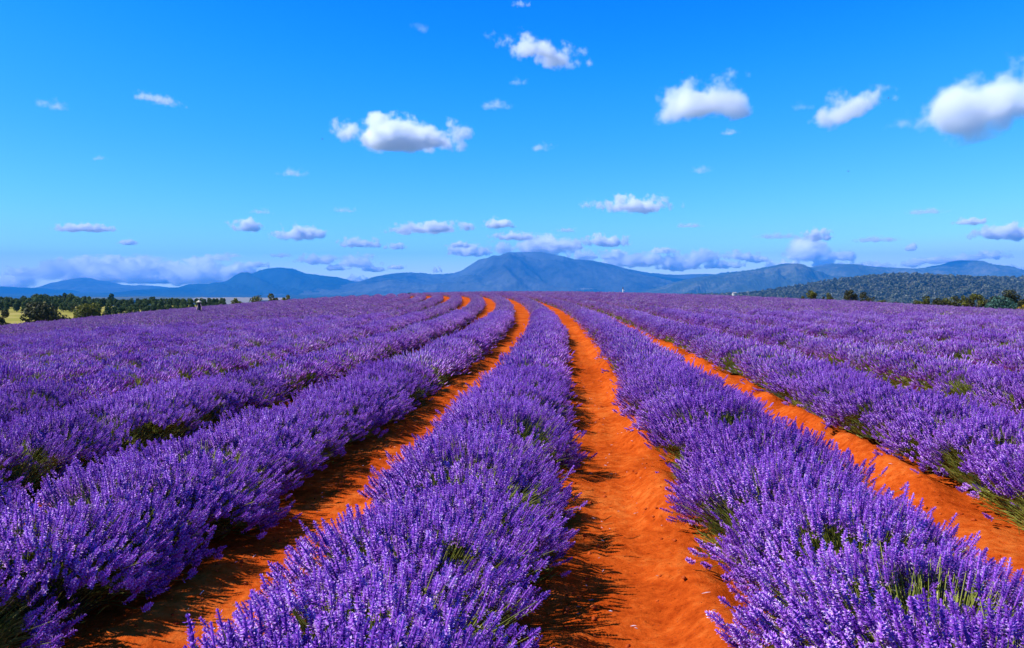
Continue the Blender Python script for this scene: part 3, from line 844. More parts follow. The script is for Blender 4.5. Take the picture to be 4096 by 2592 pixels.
def tree(name, label, cat, group, loc, trunk_me, crown_me, leafmat, s=1.0, rz=0.0, sz=None):
    e = empty(name, loc, rz); e.scale = (s, s, sz or s)
    tag(e, label, cat, group)
    for nm, me, m in (('trunk', trunk_me, M_BARK), ('crown', crown_me, leafmat)):
        o = bpy.data.objects.new(nm, me)
        if not me.materials: me.materials.append(m)
        C.objects.link(o); o.parent = e
        if nm == 'crown': o['kind'] = 'stuff'
    return e

def stand(px, D):
    """ground position below a pixel column at distance D"""
    p = ray(px, 300, D); return p[0], D, float(ground_z(np.array(p[0]), np.array(float(D)), False))
def grow(px, D, top_py):
    """ground position and the height that brings a treetop up to the surveyed pixel row"""
    x, y, z = stand(px, D); t = ray(px, top_py, D)[2]; return (x, y, z), t - z

# the plantation on the low rise at the left
PN = []
for q in range(6):
    lp = lumps_pine(500 + q, 1.0, .66 + .1 * (q % 3)) if q < 3 else lumps_round(500 + q, 1.0, .75, 16, .25); lp = [(a, b, c, d) for a, b, c, d in lp]
    PN.append((trunk_mesh('trunk', 510 + q, .9, .022, lp, .02), crown_mesh('crown', 520 + q, lp, 2200, .042)))
pines = []
r = np.random.default_rng(77)
top_px = np.array([0, 25, 62, 75, 100, 140, 165, 200, 232, 280, 330, 420, 480, 600, 700, 760, 830, 900, 960]) / 4
top_py = np.array([1180, 1180, 1205, 1174, 1195, 1178, 1178, 1182, 1178, 1176, 1184, 1212, 1214, 1196, 1198, 1202, 1206, 1210, 1218]) / 4
for D, dn in ((205, 0.0), (222, .25), (240, .45), (262, .65), (286, .85), (312, 1.0)):
    px = -6.0
    while px < 226:
        px += r.uniform(5.5, 9.5) * 205 / D * 1.15
        if px > 226: break
        if px < 70 and D < 215: continue
        tp = np.interp(px, top_px, top_py); bp = max(317, tp + 20) if px < 110 else tp + 16
        py = bp - 8 - (bp - 8 - tp) * (dn ** .8) + r.normal(0, 1.0) if px < 110 else tp + (1 - dn) * 5 + r.normal(0, 1.6)
        loc, h = grow(px, D, py)
        h = max(3.0, h) * (.93 if px < 105 else .84)
        pines.append((loc, h))
for loc, h in pines:
    v = PN[r.integers(6)]
    tree('pine_tree', 'dark green pine packed into the plantation below the left side of the field', 'pine tree', 'pines of the plantation left of the field', loc, v[0], v[1], M_PINE, h * r.uniform(.95, 1.15), r.uniform(0, 6.28), h)
print('PINES', len(pines))

def single(name, label, cat, px, D, top, w_px, leafmat, kind='round', seed=0, n=14, nleaf=2600, group=None, leaf=.035, z0=.2):
    loc, h = grow(px, D, top)
    wd = w_px / F * D / h          # crown width relative to height
    lp = {'round': lambda: lumps_round(seed, 1.0, wd, n, z0), 'gum': lambda: lumps_gum(seed, 1.0, wd, n), 'pine': lambda: lumps_pine(seed, 1.0, wd)}[kind]()
    t = trunk_mesh('trunk', seed + 1, .8 if kind != 'round' else .7, .03, lp); c = crown_mesh('crown', seed + 2, lp, nleaf, leaf * max(wd, .6))
    return tree(name, label, cat, group, loc, t, c, leafmat, h)

# left: shrubs on the pasture, gums over the crest
single('broad_shrub_tree', 'broad dark olive shrub-tree on the straw pasture left of the field', 'tree', 46, 128, 305.2, 40, M_DARK, seed=610, n=30, nleaf=6500, leaf=.036, z0=.08)
single('rounded_tree', 'rounded yellow-green tree at the pasture edge between the dark shrub and the walker', 'tree', 86, 132, 303.2, 24, M_OLIVE, seed=620, n=22, nleaf=5000, leaf=.045, z0=.1)
single('rounded_tree', 'dark bushy tree cut by the left edge of the picture', 'tree', 0, 118, 308, 16, M_DARK, seed=630, n=12, leaf=.03, z0=.05)
single('low_shrub', 'small brown shrub on the pasture just right of the rounded yellow-green tree', 'shrub', 103.5, 140, 309.6, 6, M_DARK, seed=640, n=8, nleaf=700, leaf=.06, z0=.05)
single('low_shrub', 'tiny yellow-green shrub low against the plantation left of the walker', 'shrub', 165, 170, 306.6, 7, M_OLIVE, seed=645, n=7, nleaf=500, leaf=.06, z0=.05)
single('tall_gum_tree', 'tall blue-green gum tree standing above the plantation', 'tree', 109, 420, 291.6, 11, M_BLUEG, 'gum', 650, 12, 1800, leaf=.05)
single('gum_tree', 'smaller gum tree beside the tall one above the plantation', 'tree', 101.5, 415, 296.5, 8, M_BLUEG, 'gum', 655, 8, 1000, leaf=.06)
single('olive_gum_tree', 'olive gum tree over the crest in front of the pale hills', 'tree', 234.5, 150, 297.3, 14, M_OLIVE, 'gum', 660, 11, 1800, leaf=.045)
single('olive_gum_tree', 'low rounded olive tree between the two gum trees on the left crest', 'tree', 256, 150, 296.4, 18, M_OLIVE, 'round', 665, 14, 1800, leaf=.04)
single('olive_gum_tree', 'larger of the paired olive gum trees on the left crest', 'tree', 273, 152, 293.6, 15, M_OLIVE, 'gum', 670, 12, 2000, leaf=.045)
single('olive_gum_tree', 'smaller, rightmost of the paired olive gum trees on the left crest', 'tree', 287, 152, 294.8, 12, M_OLIVE, 'gum', 675, 10, 1500, leaf=.045)
single('bluish_tree', 'small blue-green tree peeping over the crest where the rows curve away', 'tree', 412, 235, 289.2, 11, M_BLUEG, 'gum', 680, 9, 1200, leaf=.05)
single('bluish_tree', 'smaller blue-green bush left of the one peeping over the curving rows', 'tree', 402.5, 235, 291, 8, M_BLUEG, 'round', 685, 8, 900, leaf=.05)
# right: clumps beyond the crest
RT = [('gum_tree', 'olive gum tree, leftmost of the trees on the right-hand crest', 811, 105, 289.8, 11, M_OLIVE, 'gum', 12),
      ('low_shrub', 'small dark shrub touching the leftmost tree of the right-hand crest', 824, 104, 296.5, 5, M_DARK, 'round', 8),
      ('low_shrub', 'small dark shrub left of the yellow-green tree on the right-hand crest', 804, 104, 296, 6, M_OLIVE, 'round', 8),
      ('rounded_tree', 'small yellow-green tree between two darker clumps on the right-hand crest', 829.5, 106, 293.7, 11, M_OLIVE, 'round', 14),
      ('gum_tree', 'tall dark gum with a pale trunk on the right-hand crest', 850, 104, 290.2, 13, M_DARK, 'gum', 14),
      ('gum_tree', 'dark rounded gum just right of the one with the pale trunk', 861, 105, 292.6, 13, M_DARK, 'round', 16),
      ('low_shrub', 'dark shrub ending the right of the pale-trunked gum clump', 870.5, 104, 293.6, 9, M_DARK, 'round', 14),
      ('low_shrub', 'low olive scrub lying between the gum clump and the long dark thicket', 884, 102, 300.3, 12, M_OLIVE, 'round', 10),
      ('low_shrub', 'low scrub just left of the long dark thicket on the right', 897, 101, 301.6, 8, M_DARK, 'round', 8)]
for k, (nm, lb, px, D, top, wp, m, kd, n) in enumerate(RT):
    single(nm, lb, 'tree' if 'tree' in nm else 'shrub', px, D, top, wp, m, kd, 700 + k * 7, n, 1500, leaf=.045, z0=.05)
TH = [(914, 301.5, 12, M_DARK), (922, 297.5, 14, M_OLIVE), (931, 299.2, 13, M_OLIVE), (940, 298.8, 14, M_DARK), (950, 297.0, 13, M_OLIVE), (956, 295.5, 12, M_DARK),
      (964, 295.0, 14, M_OLIVE), (969, 294.8, 13, M_DARK), (978, 293.0, 15, M_OLIVE), (988, 297.0, 14, M_DARK), (996, 296.5, 13, M_DARK)]
ORDN = ['first', 'second', 'third', 'fourth', 'fifth', 'sixth', 'seventh', 'eighth', 'ninth', 'tenth', 'eleventh']
for k, (px, top, wp, m) in enumerate(TH):
    single('thicket_tree', '%s tree from the left in the dark thicket on the right-hand crest' % ORDN[k], 'tree', px, 98 - k * .6, top, wp, m, 'round', 800 + k * 7, 14, 1700, leaf=.045, z0=.03)
single('gum_tree', 'tallest dome-topped dark tree of the right-hand thicket', 'tree', 1013, 96, 288.8, 22, M_DARK, 'round', 900, 22, 3000, leaf=.035, z0=.05)
single('gum_tree', 'dark tree cut by the right edge of the picture', 'tree', 1026, 95, 294, 16, M_DARK, 'round', 907, 14, 1800, leaf=.04, z0=.05)
single('blue_green_bush', 'big rounded blue-green bush at the right end of the thicket', 'bush', 1002, 90, 298.8, 31, M_BLUEG, 'round', 914, 24, 3600, leaf=.028, z0=.05)
single('yellow_bush', 'small bright yellow bush at the far right beside the blue-green bush', 'bush', 1023, 87, 302.5, 9, M_YELL, 'round', 921, 10, 1200, leaf=.05, z0=.05)

# gum forest over the near wooded slope: reads as one mass
def forest(name, n, target, hmin, hmax, seed, label, mats):
    r = np.random.default_rng(seed)
    me = target.data; co = np.empty(len(me.vertices) * 3, np.float32); me.vertices.foreach_get('co', co); co = co.reshape(-1, 3)
    u, v, d = project(co)
    ok = np.nonzero((u > 480) & (u < 1080) & (v > 270) & (v < 312))[0]
    pick = r.choice(ok, n); P = co[pick] + np.stack([r.normal(0, 6, n), r.normal(0, 12, n), np.zeros(n)], -1)
    h = r.uniform(hmin, hmax, n)
    srcs = []
    for q in range(6):
        lp = lumps_gum(seed + q, 1.0, .75, 7); srcs.append(crown_mesh('gum_crown', seed + 20 + q, lp, 150, .11, .9)); srcs[-1].materials.append(mats[q % len(mats)])
    o = scatter(name, P - np.stack([np.zeros(n), np.zeros(n), h * .12], -1), np.stack([np.zeros(n), np.zeros(n), r.uniform(0, 6.28, n)], -1), np.stack([h, h, h], -1), r.integers(0, 6, n), srcs)
    return tag(o, label, 'forest', kind='stuff')
forest('gum_forest', 8000, hill_H, 8, 28, 940, 'grey-green gum forest covering the slope below the right-hand hills', [M_GUMT])

# ------------------------------------------------------------------ white house below the wooded hill
def house(px, py, D):
    p = ray(px, py, D); e = empty('farm_house', (p[0], p[1], p[2] - 1.4), R(20)); e.scale = (.4, .4, .5)
    tag(e, 'tiny white farm house at the foot of the wooded hill beyond the crest', 'house')
    wl = MB(); w_, l_, h_ = 4.0, 6.5, 3.6
    V = [(-l_, -w_, -3), (l_, -w_, -3), (l_, w_, -3), (-l_, w_, -3), (-l_, -w_, h_), (l_, -w_, h_), (l_, w_, h_), (-l_, w_, h_), (-l_, 0, h_ + 2.2), (l_, 0, h_ + 2.2)]
    wl.add(V, [(4, 7, 8), (5, 9, 6)], [(0, 1, 5, 4), (1, 2, 6, 5), (2, 3, 7, 6), (3, 0, 4, 7)])
    obj('wall', wl.mesh('wall'), mat_plain('white_render', (.5, .48, .44)), e)
    rf = MB(); o_ = .5
    V = [(-l_ - o_, -w_ - o_, h_ - .2), (l_ + o_, -w_ - o_, h_ - .2), (l_ + o_, 0, h_ + 2.35), (-l_ - o_, 0, h_ + 2.35), (l_ + o_, w_ + o_, h_ - .2), (-l_ - o_, w_ + o_, h_ - .2)]
    rf.add(V + [(a, b, c + .2) for a, b, c in V], None, [(0, 3, 2, 1), (3, 5, 4, 2), (6, 7, 8, 9), (9, 8, 10, 11), (0, 1, 7, 6), (4, 5, 11, 10)])
    obj('roof', rf.mesh('roof'), mat_plain('grey_roof', (.35, .33, .33)), e)
    for x in (-3.5, 2.0):
        wn = MB(); wn.add([(x, -w_ - .06, .6), (x + 1.6, -w_ - .06, .6), (x + 1.6, -w_ - .06, 2.2), (x, -w_ - .06, 2.2)], None, [(0, 1, 2, 3)])
        obj('window', wn.mesh('window'), mat_plain('window_glass', (.03, .04, .06), .1, .5), e)
house(734.3, 293.4, 1000)

# ------------------------------------------------------------------ pale standpipe on the crest
def post(px, D):
    x, y, z = stand(px, D); e = empty('marker_post', (x, y, z)); e.scale = (.8, .8, .72)
    tag(e, 'thin pale post with a short side arm standing on the field crest', 'post')
    m = MB(); tube(m, [(0, 0, -.2), (0, 0, 1.62)], [.09, .08], 8)
    obj('upright', m.mesh('upright', True), mat_plain('pale_paint', (.5, .5, .5)), e)
    m = MB(); tube(m, [(.02, 0, 1.22), (.22, 0, 1.30), (.34, 0, 1.32)], [.06, .055, .05], 8)
    obj('side_arm', m.mesh('side_arm', True), mat_plain('pale_paint_arm', (.72, .72, .70)), e)
    m = MB(); tube(m, [(0, 0, 1.62), (0, 0, 1.70), (0, 0, 2.02)], [.10, .11, .06], 8)
    obj('cap', m.mesh('cap', True), mat_plain('dark_cap', (.03, .04, .06)), e)
post(622.8, 112)

# ------------------------------------------------------------------ walker in a dark dress and sun hat
def person(px, D, hat_py):
    x, y, z = stand(px, D)
    top = ray(px, hat_py, D)[2]
    s = (top - z) / 1.72
    print('PERSON', s, top - z)
    e = empty('person', (x, y, z), R(-25)); e.scale = (s, s, s)
    tag(e, 'person in a dark dress and pale brimmed hat walking through the lavender', 'person')
    J = {'pel': (0, 0, .93), 'wai': (0, .01, 1.08), 'che': (0, .02, 1.28), 'nek': (0, .015, 1.44), 'hea': (0, -.0, 1.55), 'hto': (0, .0, 1.66),
         'sl': (-.165, .015, 1.38), 'el': (-.235, .02, 1.12), 'wl': (-.25, -.06, .90), 'hl': (-.25, -.09, .82),
         'sr': (.165, .015, 1.38), 'er': (.25, .05, 1.12), 'wr': (.30, .02, .90), 'hr': (.31, -.0, .81),
         'pl': (-.09, 0, .88), 'kl': (-.10, -.10, .50), 'al': (-.10, .02, .09), 'fl': (-.11, -.13, .035),
         'pr': (.09, 0, .88), 'kr': (.10, .04, .49), 'ar': (.10, .16, .12), 'fr': (.11, .05, .04)}
    rad = {'pel': .135, 'wai': .115, 'che': .135, 'nek': .055, 'hea': .092, 'hto': .075, 'sl': .058, 'el': .042, 'wl': .03, 'hl': .035, 'pl': .085, 'kl': .058, 'al': .04, 'fl': .035}
    for k in list(rad):
        if k[-1] == 'l' and k not in ('pel',): rad[k[:-1] + 'r'] = rad[k]
    E_ = [('pel', 'wai'), ('wai', 'che'), ('che', 'nek'), ('nek', 'hea'), ('hea', 'hto'), ('che', 'sl'), ('sl', 'el'), ('el', 'wl'), ('wl', 'hl'), ('che', 'sr'), ('sr', 'er'), ('er', 'wr'), ('wr', 'hr'),
          ('pel', 'pl'), ('pl', 'kl'), ('kl', 'al'), ('al', 'fl'), ('pel', 'pr'), ('pr', 'kr'), ('kr', 'ar'), ('ar', 'fr')]
    for sd in ('l', 'r'):                      # five fingers on each hand
        h = J['h' + sd]; sg = -1 if sd == 'l' else 1
        for q in range(4):
            a, b = 'f%d%sa' % (q, sd), 'f%d%sb' % (q, sd)
            J[a] = (h[0] + sg * .004, h[1] - .03 + q * .019, h[2] - .045); J[b] = (h[0] - sg * .012, h[1] - .034 + q * .019, h[2] - (.095, .108, .103, .085)[q])
            rad[a] = .0095; rad[b] = .0075; E_ += [('h' + sd, a), (a, b)]
        a, b = 't%sa' % sd, 't%sb' % sd
        J[a] = (h[0] - sg * .01, h[1] - .045, h[2] - .005); J[b] = (h[0] - sg * .02, h[1] - .06, h[2] - .05)
        rad[a] = .011; rad[b] = .009; E_ += [('w' + sd, a), (a, b)]
    nm = list(J); me = bpy.data.meshes.new('body')
    me.from_pydata([J[k] for k in nm], [(nm.index(a), nm.index(b)) for a, b in E_], [])
    o = obj('body', me, mat_plain('skin', (.78, .50, .40), .5), e)
    sk = o.modifiers.new('skin', 'SKIN')
    for i, k in enumerate(nm):
        d = me.skin_vertices[0].data[i]; d.radius = (rad[k], rad[k] * (.8 if k in ('pel', 'wai', 'che') else 1)); d.use_root = (k == 'pel')
    sb = o.modifiers.new('smooth', 'SUBSURF'); sb.levels = 1; sb.render_levels = 2
    def lathe(name, prof, mat, seg=24, wav=0.0, cy=0.0, flat=1.0):
        V, Q = [], []
        for i, (zz, rr) in enumerate(prof):
            for j in range(seg):
                an = j * 2 * math.pi / seg; q = rr * (1 + wav * (i / len(prof)) * math.sin(an * 6 + i * .3))
                V.append((q * math.cos(an), cy + q * flat * math.sin(an), zz))
        for i in range(len(prof) - 1):
            for j in range(seg): Q.append((i * seg + j, i * seg + (j + 1) % seg, (i + 1) * seg + (j + 1) % seg, (i + 1) * seg + j))
        mb = MB(); mb.add(V, None, Q); return obj(name, mb.mesh(name, True), mat, e)
    navy = mat_plain('navy_cloth', (.010, .012, .035), .8, .2, 8, .4)
    lathe('dress', [(.40, .30), (.42, .305), (.60, .265), (.80, .225), (.95, .195), (1.06, .165), (1.15, .165), (1.28, .19), (1.38, .185), (1.43, .12), (1.46, .075)], navy, 28, .10, .01, .78)
    lathe('hair', [(1.42, .07), (1.46, .10), (1.54, .112), (1.60, .11), (1.64, .09)], mat_plain('dark_hair', (.03, .018, .012), .5), 16, 0, .02)
    straw = mat_plain('pale_straw', (.82, .72, .50), .8, .2, 20, .1)
    hat = lathe('hat', [(1.555, .275), (1.565, .28), (1.59, .22), (1.61, .135), (1.62, .118), (1.68, .112), (1.715, .09), (1.725, .0)], straw, 24, .0, .0)
    bd = lathe('hat_band', [(1.618, .121), (1.645, .119)], mat_plain('hat_ribbon', (.04, .03, .03)), 24)
    bd.parent = hat
    for sd, q in (('l', -1), ('r', 1)):
        j = J['f' + sd]; mb = MB(); tube(mb, [(j[0], j[1] + .14, .035), (j[0], j[1] + .04, .04), (j[0], j[1] - .06, .03)], [.035, .042, .025], 8)
        obj('shoe', mb.mesh('shoe', True), mat_plain('dark_shoe', (.03, .02, .02), .5), e)
person(199, 68, 300.4)

# ------------------------------------------------------------------ bees and a bird over the field
M_BEE = mat_tint('bee_body', [(0, (.02, .012, .004)), (1, (.30, .16, .02))], rnd=0)
def bee(px, py, D, L_, lab, cat='bee', rz=0.3):
    p = ray(px, py, D); e = empty(cat, tuple(p), rz); tag(e, lab, cat, None)
    mb = MB(); n = 7
    pts = [(L_ * (i / (n - 1) - .5), 0, -.04 * L_ * abs(i - 3)) for i in range(n)]
    tube(mb, pts, [L_ * q for q in (.08, .17, .13, .21, .22, .17, .03)], 8, .3)
    obj('body', mb.mesh('body', True), M_BEE, e)
    for sg in (-1, 1):
        w_ = MB(); w_.add([(0, sg * .08 * L_, .12 * L_), (-.22 * L_, sg * .45 * L_, .32 * L_), (-.1 * L_, sg * .85 * L_, .42 * L_), (.16 * L_, sg * .75 * L_, .38 * L_)], None, [(0, 1, 2, 3)])
        obj('wing', w_.mesh('wing'), mat_plain('bee_wing', (.12, .10, .09), .3), e)
for k, (px, py, D, lb) in enumerate(((322.3, 139, 6.0, 'bee flying left of the largest white cloud in the middle of the sky'), (682, 72.3, 6.0, 'bee flying just above the peaked cloud right of centre'),
                                     (888.5, 98, 6.0, 'bee flying between the two clouds high on the right'), (848.3, 171.2, 6.0, 'bee flying low below the rounded cloud on the right'))):
    bee(px, py, D, .012, lb, rz=.3 + k)
def bird(px, py, D, span, lab):
    p = ray(px, py, D); e = empty('bird', tuple(p), R(70)); e.rotation_euler = (R(25), 0, R(60)); tag(e, lab, 'bird')
    mb = MB(); L_ = span * .5
    tube(mb, [(L_ * .55, 0, 0), (L_ * .35, 0, .02 * L_), (0, 0, 0), (-.35 * L_, 0, 0), (-.6 * L_, 0, 0)], [.02 * L_, .09 * L_, .13 * L_, .08 * L_, .03 * L_], 8)
    obj('body', mb.mesh('body', True), mat_plain('bird_plumage', (.03, .028, .03)), e)
    for sg in (-1, 1):
        w_ = MB(); s = span * .5
        w_.add([(.12 * s, sg * .08 * s, .02), (-.2 * s, sg * .08 * s, .02), (.16 * s, sg * .55 * s, .24 * s), (-.14 * s, sg * .5 * s, .22 * s), (-.16 * s, sg * 1.0 * s, .18 * s)], [(2, 3, 4)], [(0, 1, 3, 2)])
        obj('wing', w_.mesh('wing'), mat_plain('bird_wing', (.035, .03, .03)), e)
bird(717, 258.6, 60, .42, 'small dark bird flying in front of the low clouds right of the mountain')

# ------------------------------------------------------------------ soil clods and fallen stalks on the near paths
def clods():
    r = np.random.default_rng(31); mb = MB(); n = 2600
    k = r.integers(-2, 3, n); s = 2 + 20 * r.random(n) ** 1.6
    off = np.where(r.random(n) < .5, r.uniform(.72, .95, n), r.uniform(.7, 1.55, n))
    x, y, ph = row_point(k, s, off); z = ground_z(x, y)
    base = np.array([(1, 0, 0), (-1, 0, 0), (0, 1, 0), (0, -1, 0), (0, 0, 1), (0, 0, -1)], float)
    T = np.array([(0, 2, 4), (2, 1, 4), (1, 3, 4), (3, 0, 4), (2, 0, 5), (1, 2, 5), (3, 1, 5), (0, 3, 5)])
    for i in range(n):
        sz = .006 + .018 * r.random() ** 3
        v = base * r.uniform(.6, 1.3, (6, 1)) * sz * [1, 1, .7]; an = r.uniform(0, 6.28)
        v = v @ np.array([[math.cos(an), math.sin(an), 0], [-math.sin(an), math.cos(an), 0], [0, 0, 1]])
        mb.add(v + [x[i], y[i], z[i] + sz * .25], T, None, r.random())
    o = obj('soil_clods', mb.mesh('soil_clods'), mat_tint('clod_soil', [(0, (.29, .036, .005)), (1, (.56, .11, .02))], rough=.95, spec=.1))
    tag(o, 'small clods of red soil lying along the near paths', 'soil', kind='stuff')
    mb = MB(); n = 420
    k = r.integers(-1, 3, n); s = 2 + 14 * r.random(n) ** 1.5; off = r.uniform(.7, 1.55, n)
    x, y, ph = row_point(k, s, off); z = ground_z(x, y)
    for i in range(n):
        L_ = r.uniform(.012, .05); an = r.uniform(0, 6.28); d = np.array([math.cos(an), math.sin(an), r.normal(0, .1)]) * L_; c = np.array([-math.sin(an), math.cos(an), 0]) * .0016
        p = np.array([x[i], y[i], z[i] + .006])
        mb.add([p - c, p + c, p + d + c, p + d - c, p + d * .5 + [0, 0, .004]], [(0, 1, 4), (1, 2, 4), (2, 3, 4), (3, 0, 4)], None, r.random())
    o = obj('fallen_stalks', mb.mesh('fallen_stalks'), mat_tint('dry_stalk', [(0, (.25, .13, .10)), (1, (.62, .48, .52))]))
    tag(o, 'dry lavender bits strewn over the near red paths', 'litter', kind='stuff')
clods()

# ------------------------------------------------------------------ haze: the valley air
def haze():
    h0, h1, q = -262.0, 785.0, 20300.0
    V = [(-q, -q, h0), (q, -q, h0), (q, q, h0), (-q, q, h0), (-q, -q, h1), (q, -q, h1), (q, q, h1), (-q, q, h1)]
    me = bpy.data.meshes.new('haze'); me.from_pydata(V, [], [(0, 3, 2, 1), (4, 5, 6, 7), (0, 1, 5, 4), (1, 2, 6, 5), (2, 3, 7, 6), (3, 0, 4, 7)])
    m, N, L = new_mat('valley_haze')
    pv = N.new('ShaderNodeVolumePrincipled'); pv.inputs['Density'].default_value = HAZE; pv.inputs['Color'].default_value = (.03, .385, 1.0, 1); pv.inputs['Anisotropy'].default_value = 0.0
    out = N.new('ShaderNodeOutputMaterial'); L.new(pv.outputs[0], out.inputs['Volume'])
    me.materials.append(m); o = bpy.data.objects.new('haze', me); C.objects.link(o)
    tag(o, 'pale blue haze lying in the air over valley and hills', 'haze', kind='stuff')
HAZE = 5.7e-5
haze()

# ------------------------------------------------------------------ clouds
def mat_cloud():
    """white vapour: an ellipsoid with a flattened base, eaten into billows and rags by noise"""
    m, N, L = new_mat('cloud_vapour')
    tc = N.new('ShaderNodeTexCoord')
    def attr(n):
        a = N.new('ShaderNodeAttribute'); a.attribute_type = 'OBJECT'; a.attribute_name = n; return a.outputs['Fac']
    def math_(op, a, b=None):
        n = N.new('ShaderNodeMath'); n.operation = op
        for i, v in enumerate((a, b)):
            if v is None: continue
            if isinstance(v, (int, float)): n.inputs[i].default_value = v
            else: L.new(v, n.inputs[i])
        return n.outputs[0]
    sx = N.new('ShaderNodeSeparateXYZ'); L.new(tc.outputs['Object'], sx.inputs[0])
    ax = math_('DIVIDE', sx.outputs[0], attr('ax')); ay = math_('DIVIDE', sx.outputs[1], attr('ay'))
    zneg = math_('MULTIPLY', math_('LESS_THAN', sx.outputs[2], 0), 1.2); az = math_('MULTIPLY', sx.outputs[2], math_('ADD', zneg, 1))
    cb = N.new('ShaderNodeCombineXYZ'); L.new(ax, cb.inputs[0]); L.new(ay, cb.inputs[1]); L.new(az, cb.inputs[2])
    ln = N.new('ShaderNodeVectorMath'); ln.operation = 'LENGTH'; L.new(cb.outputs[0], ln.inputs[0]); r_ = ln.outputs['Value']
    oi = N.new('ShaderNodeObjectInfo')
    nz = N.new('ShaderNodeTexNoise'); nz.noise_dimensions = '4D'; L.new(attr('grain'), nz.inputs['Scale']); nz.inputs['Detail'].default_value = 7; nz.inputs['Roughness'].default_value = .58
    L.new(tc.outputs['Object'], nz.inputs['Vector']); L.new(math_('MULTIPLY', oi.outputs['Random'], 97), nz.inputs['W'])
    val = math_('ADD', math_('SUBTRACT', .60, math_('MULTIPLY', r_, .78)), math_('MULTIPLY', math_('SUBTRACT', nz.outputs['Fac'], .5), attr('rough')))
    val = math_('MINIMUM', val, math_('MULTIPLY', math_('SUBTRACT', 1.22, r_), 1.6))
    mr = N.new('ShaderNodeMapRange'); mr.interpolation_type = 'SMOOTHSTEP'; L.new(val, mr.inputs['Value'])
    mr.inputs['From Min'].default_value = 0.0; L.new(attr('soft'), mr.inputs['From Max'])
    pv = N.new('ShaderNodeVolumePrincipled'); L.new(math_('MULTIPLY', mr.outputs[0], attr('dens')), pv.inputs['Density']); pv.inputs['Color'].default_value = (1, 1, 1, 1); pv.inputs['Anisotropy'].default_value = 0.0
    out = N.new('ShaderNodeOutputMaterial'); L.new(pv.outputs[0], out.inputs['Volume'])
    m.cycles.volume_step_rate = 0.6
    return m
M_CLOUD = mat_cloud()
import bmesh
def cloud(cx, cy, wd, ht, thick, label, tilt=0.0, D=None, group=None):
    """cx, cy, wd, ht in 2408-wide survey pixels; thick: optical depth across"""
    k = 1024 / 2408.; px, py, wp, hp = cx * k, cy * k, wd * k, ht * k
    el = (282.56 - py) / F
    D = D or min(1900 / max(el, .005), 46000)
    p = ray(px, py + hp * .12, D); u = D / F * math.hypot(1, (px - 512) / F)
    hh = hp * u * .5 * 1.12; ax = max(1.05, (wp / hp)) * 1.0; ay = max(1.0, ax * .7)
    bm = bmesh.new(); bmesh.ops.create_icosphere(bm, subdivisions=3, radius=1.25)
    for v in bm.verts: v.co = Vector((v.co.x * ax, v.co.y * ay, v.co.z if v.co.z > 0 else v.co.z * .5))
    me = bpy.data.meshes.new('cloud'); bm.to_mesh(me); bm.free(); me.materials.append(M_CLOUD)
    o = bpy.data.objects.new('cloud', me); C.objects.link(o)
    o.location = tuple(p); o.scale = (hh, hh, hh); o.rotation_euler = (0, tilt, -math.atan2(p[0], p[1]))
    o['ax'] = float(ax); o['ay'] = float(ay); o['dens'] = float(thick * ((1.0 if wd > 130 else 1.1) if thick > 2.5 else .8) / hh)
    o['rough'] = 2.7 if thick > 2.5 else 2.5; o['soft'] = .45 if thick > 2.5 else .9; o['grain'] = .85 if wd > 130 else 1.0
    tag(o, label, 'cloud', group)
BIG = [(940, 318, 290, 95, 7, 'largest white cloud, long and flat-based, left of centre high in the sky', 0),
       (1268, 117, 210, 74, 3.2, 'tilted white cloud with a wispy left end near the top centre', .22),
       (1672, 236, 240, 122, 4.5, 'peaked white cloud right of centre, high in the sky', -.12),
       (1992, 255, 160, 88, 3.0, 'rounded lilac-white cloud on the right between the peaked and the cut-off cloud', -.3),
       (2345, 235, 260, 175, 6.5, 'big white cloud cut off by the right edge of the picture', -.25),
       (1484, 481, 190, 55, 5.5, 'flat-based white cloud above the right shoulder of the main mountain', 0),
       (130, 247, 60, 34, 1.6, 'small wispy cloud near the left edge of the sky', 0),
       (367, 233, 105, 28, 1.8, 'thin wispy streak of cloud high on the left', .1),
       (580, 532, 86, 42, 5.5, 'small puffy cloud left of the one above the left hill', 0),
       (703, 548, 122, 52, 6, 'bright puffy cloud above the right flank of the left hill', 0),
       (195, 537, 110, 24, 3, 'thin flat cloud low on the left', 0),
       (300, 570, 50, 20, 3, 'tiny puff of cloud low on the left', 0),
       (1012, 536, 205, 36, 4, 'long low cloud left of the main mountain', -.04),
       (1173, 525, 70, 36, 5.5, 'round bright puff above the left shoulder of the main mountain', 0),
       (1105, 590, 120, 38, 5, 'low cloud touching the left slope of the main mountain', 0),
       (1262, 578, 210, 60, 5, 'broad cloud rising behind the top of the main mountain', 0),
       (1425, 567, 120, 42, 5, 'white cloud right of the main mountain top', 0),
       (1890, 592, 140, 76, 7, 'tall bright cumulus standing over the right-hand wooded hill', 0),
       (1916, 553, 76, 36, 5, 'small cloud capping the tall cumulus over the right-hand hill', 0),
       (2370, 548, 130, 46, 5.5, 'flat white cloud low at the right edge', 0),
       (290, 640, 300, 78, 5, 'broad low cloud bank behind the plateau mountain on the left', 0),
       (480, 645, 260, 66, 5, 'low cloud bank between the plateau mountain and the left hill', 0),
       (18, 660, 90, 60, 4.5, 'low cloud at the left edge above the blue ridge', 0)]
for cx, cy, wd, ht, th, lb, tl in BIG:
    cloud(cx, cy, wd, ht, th, lb, tl, D=14300 if cx == 1992 else None)
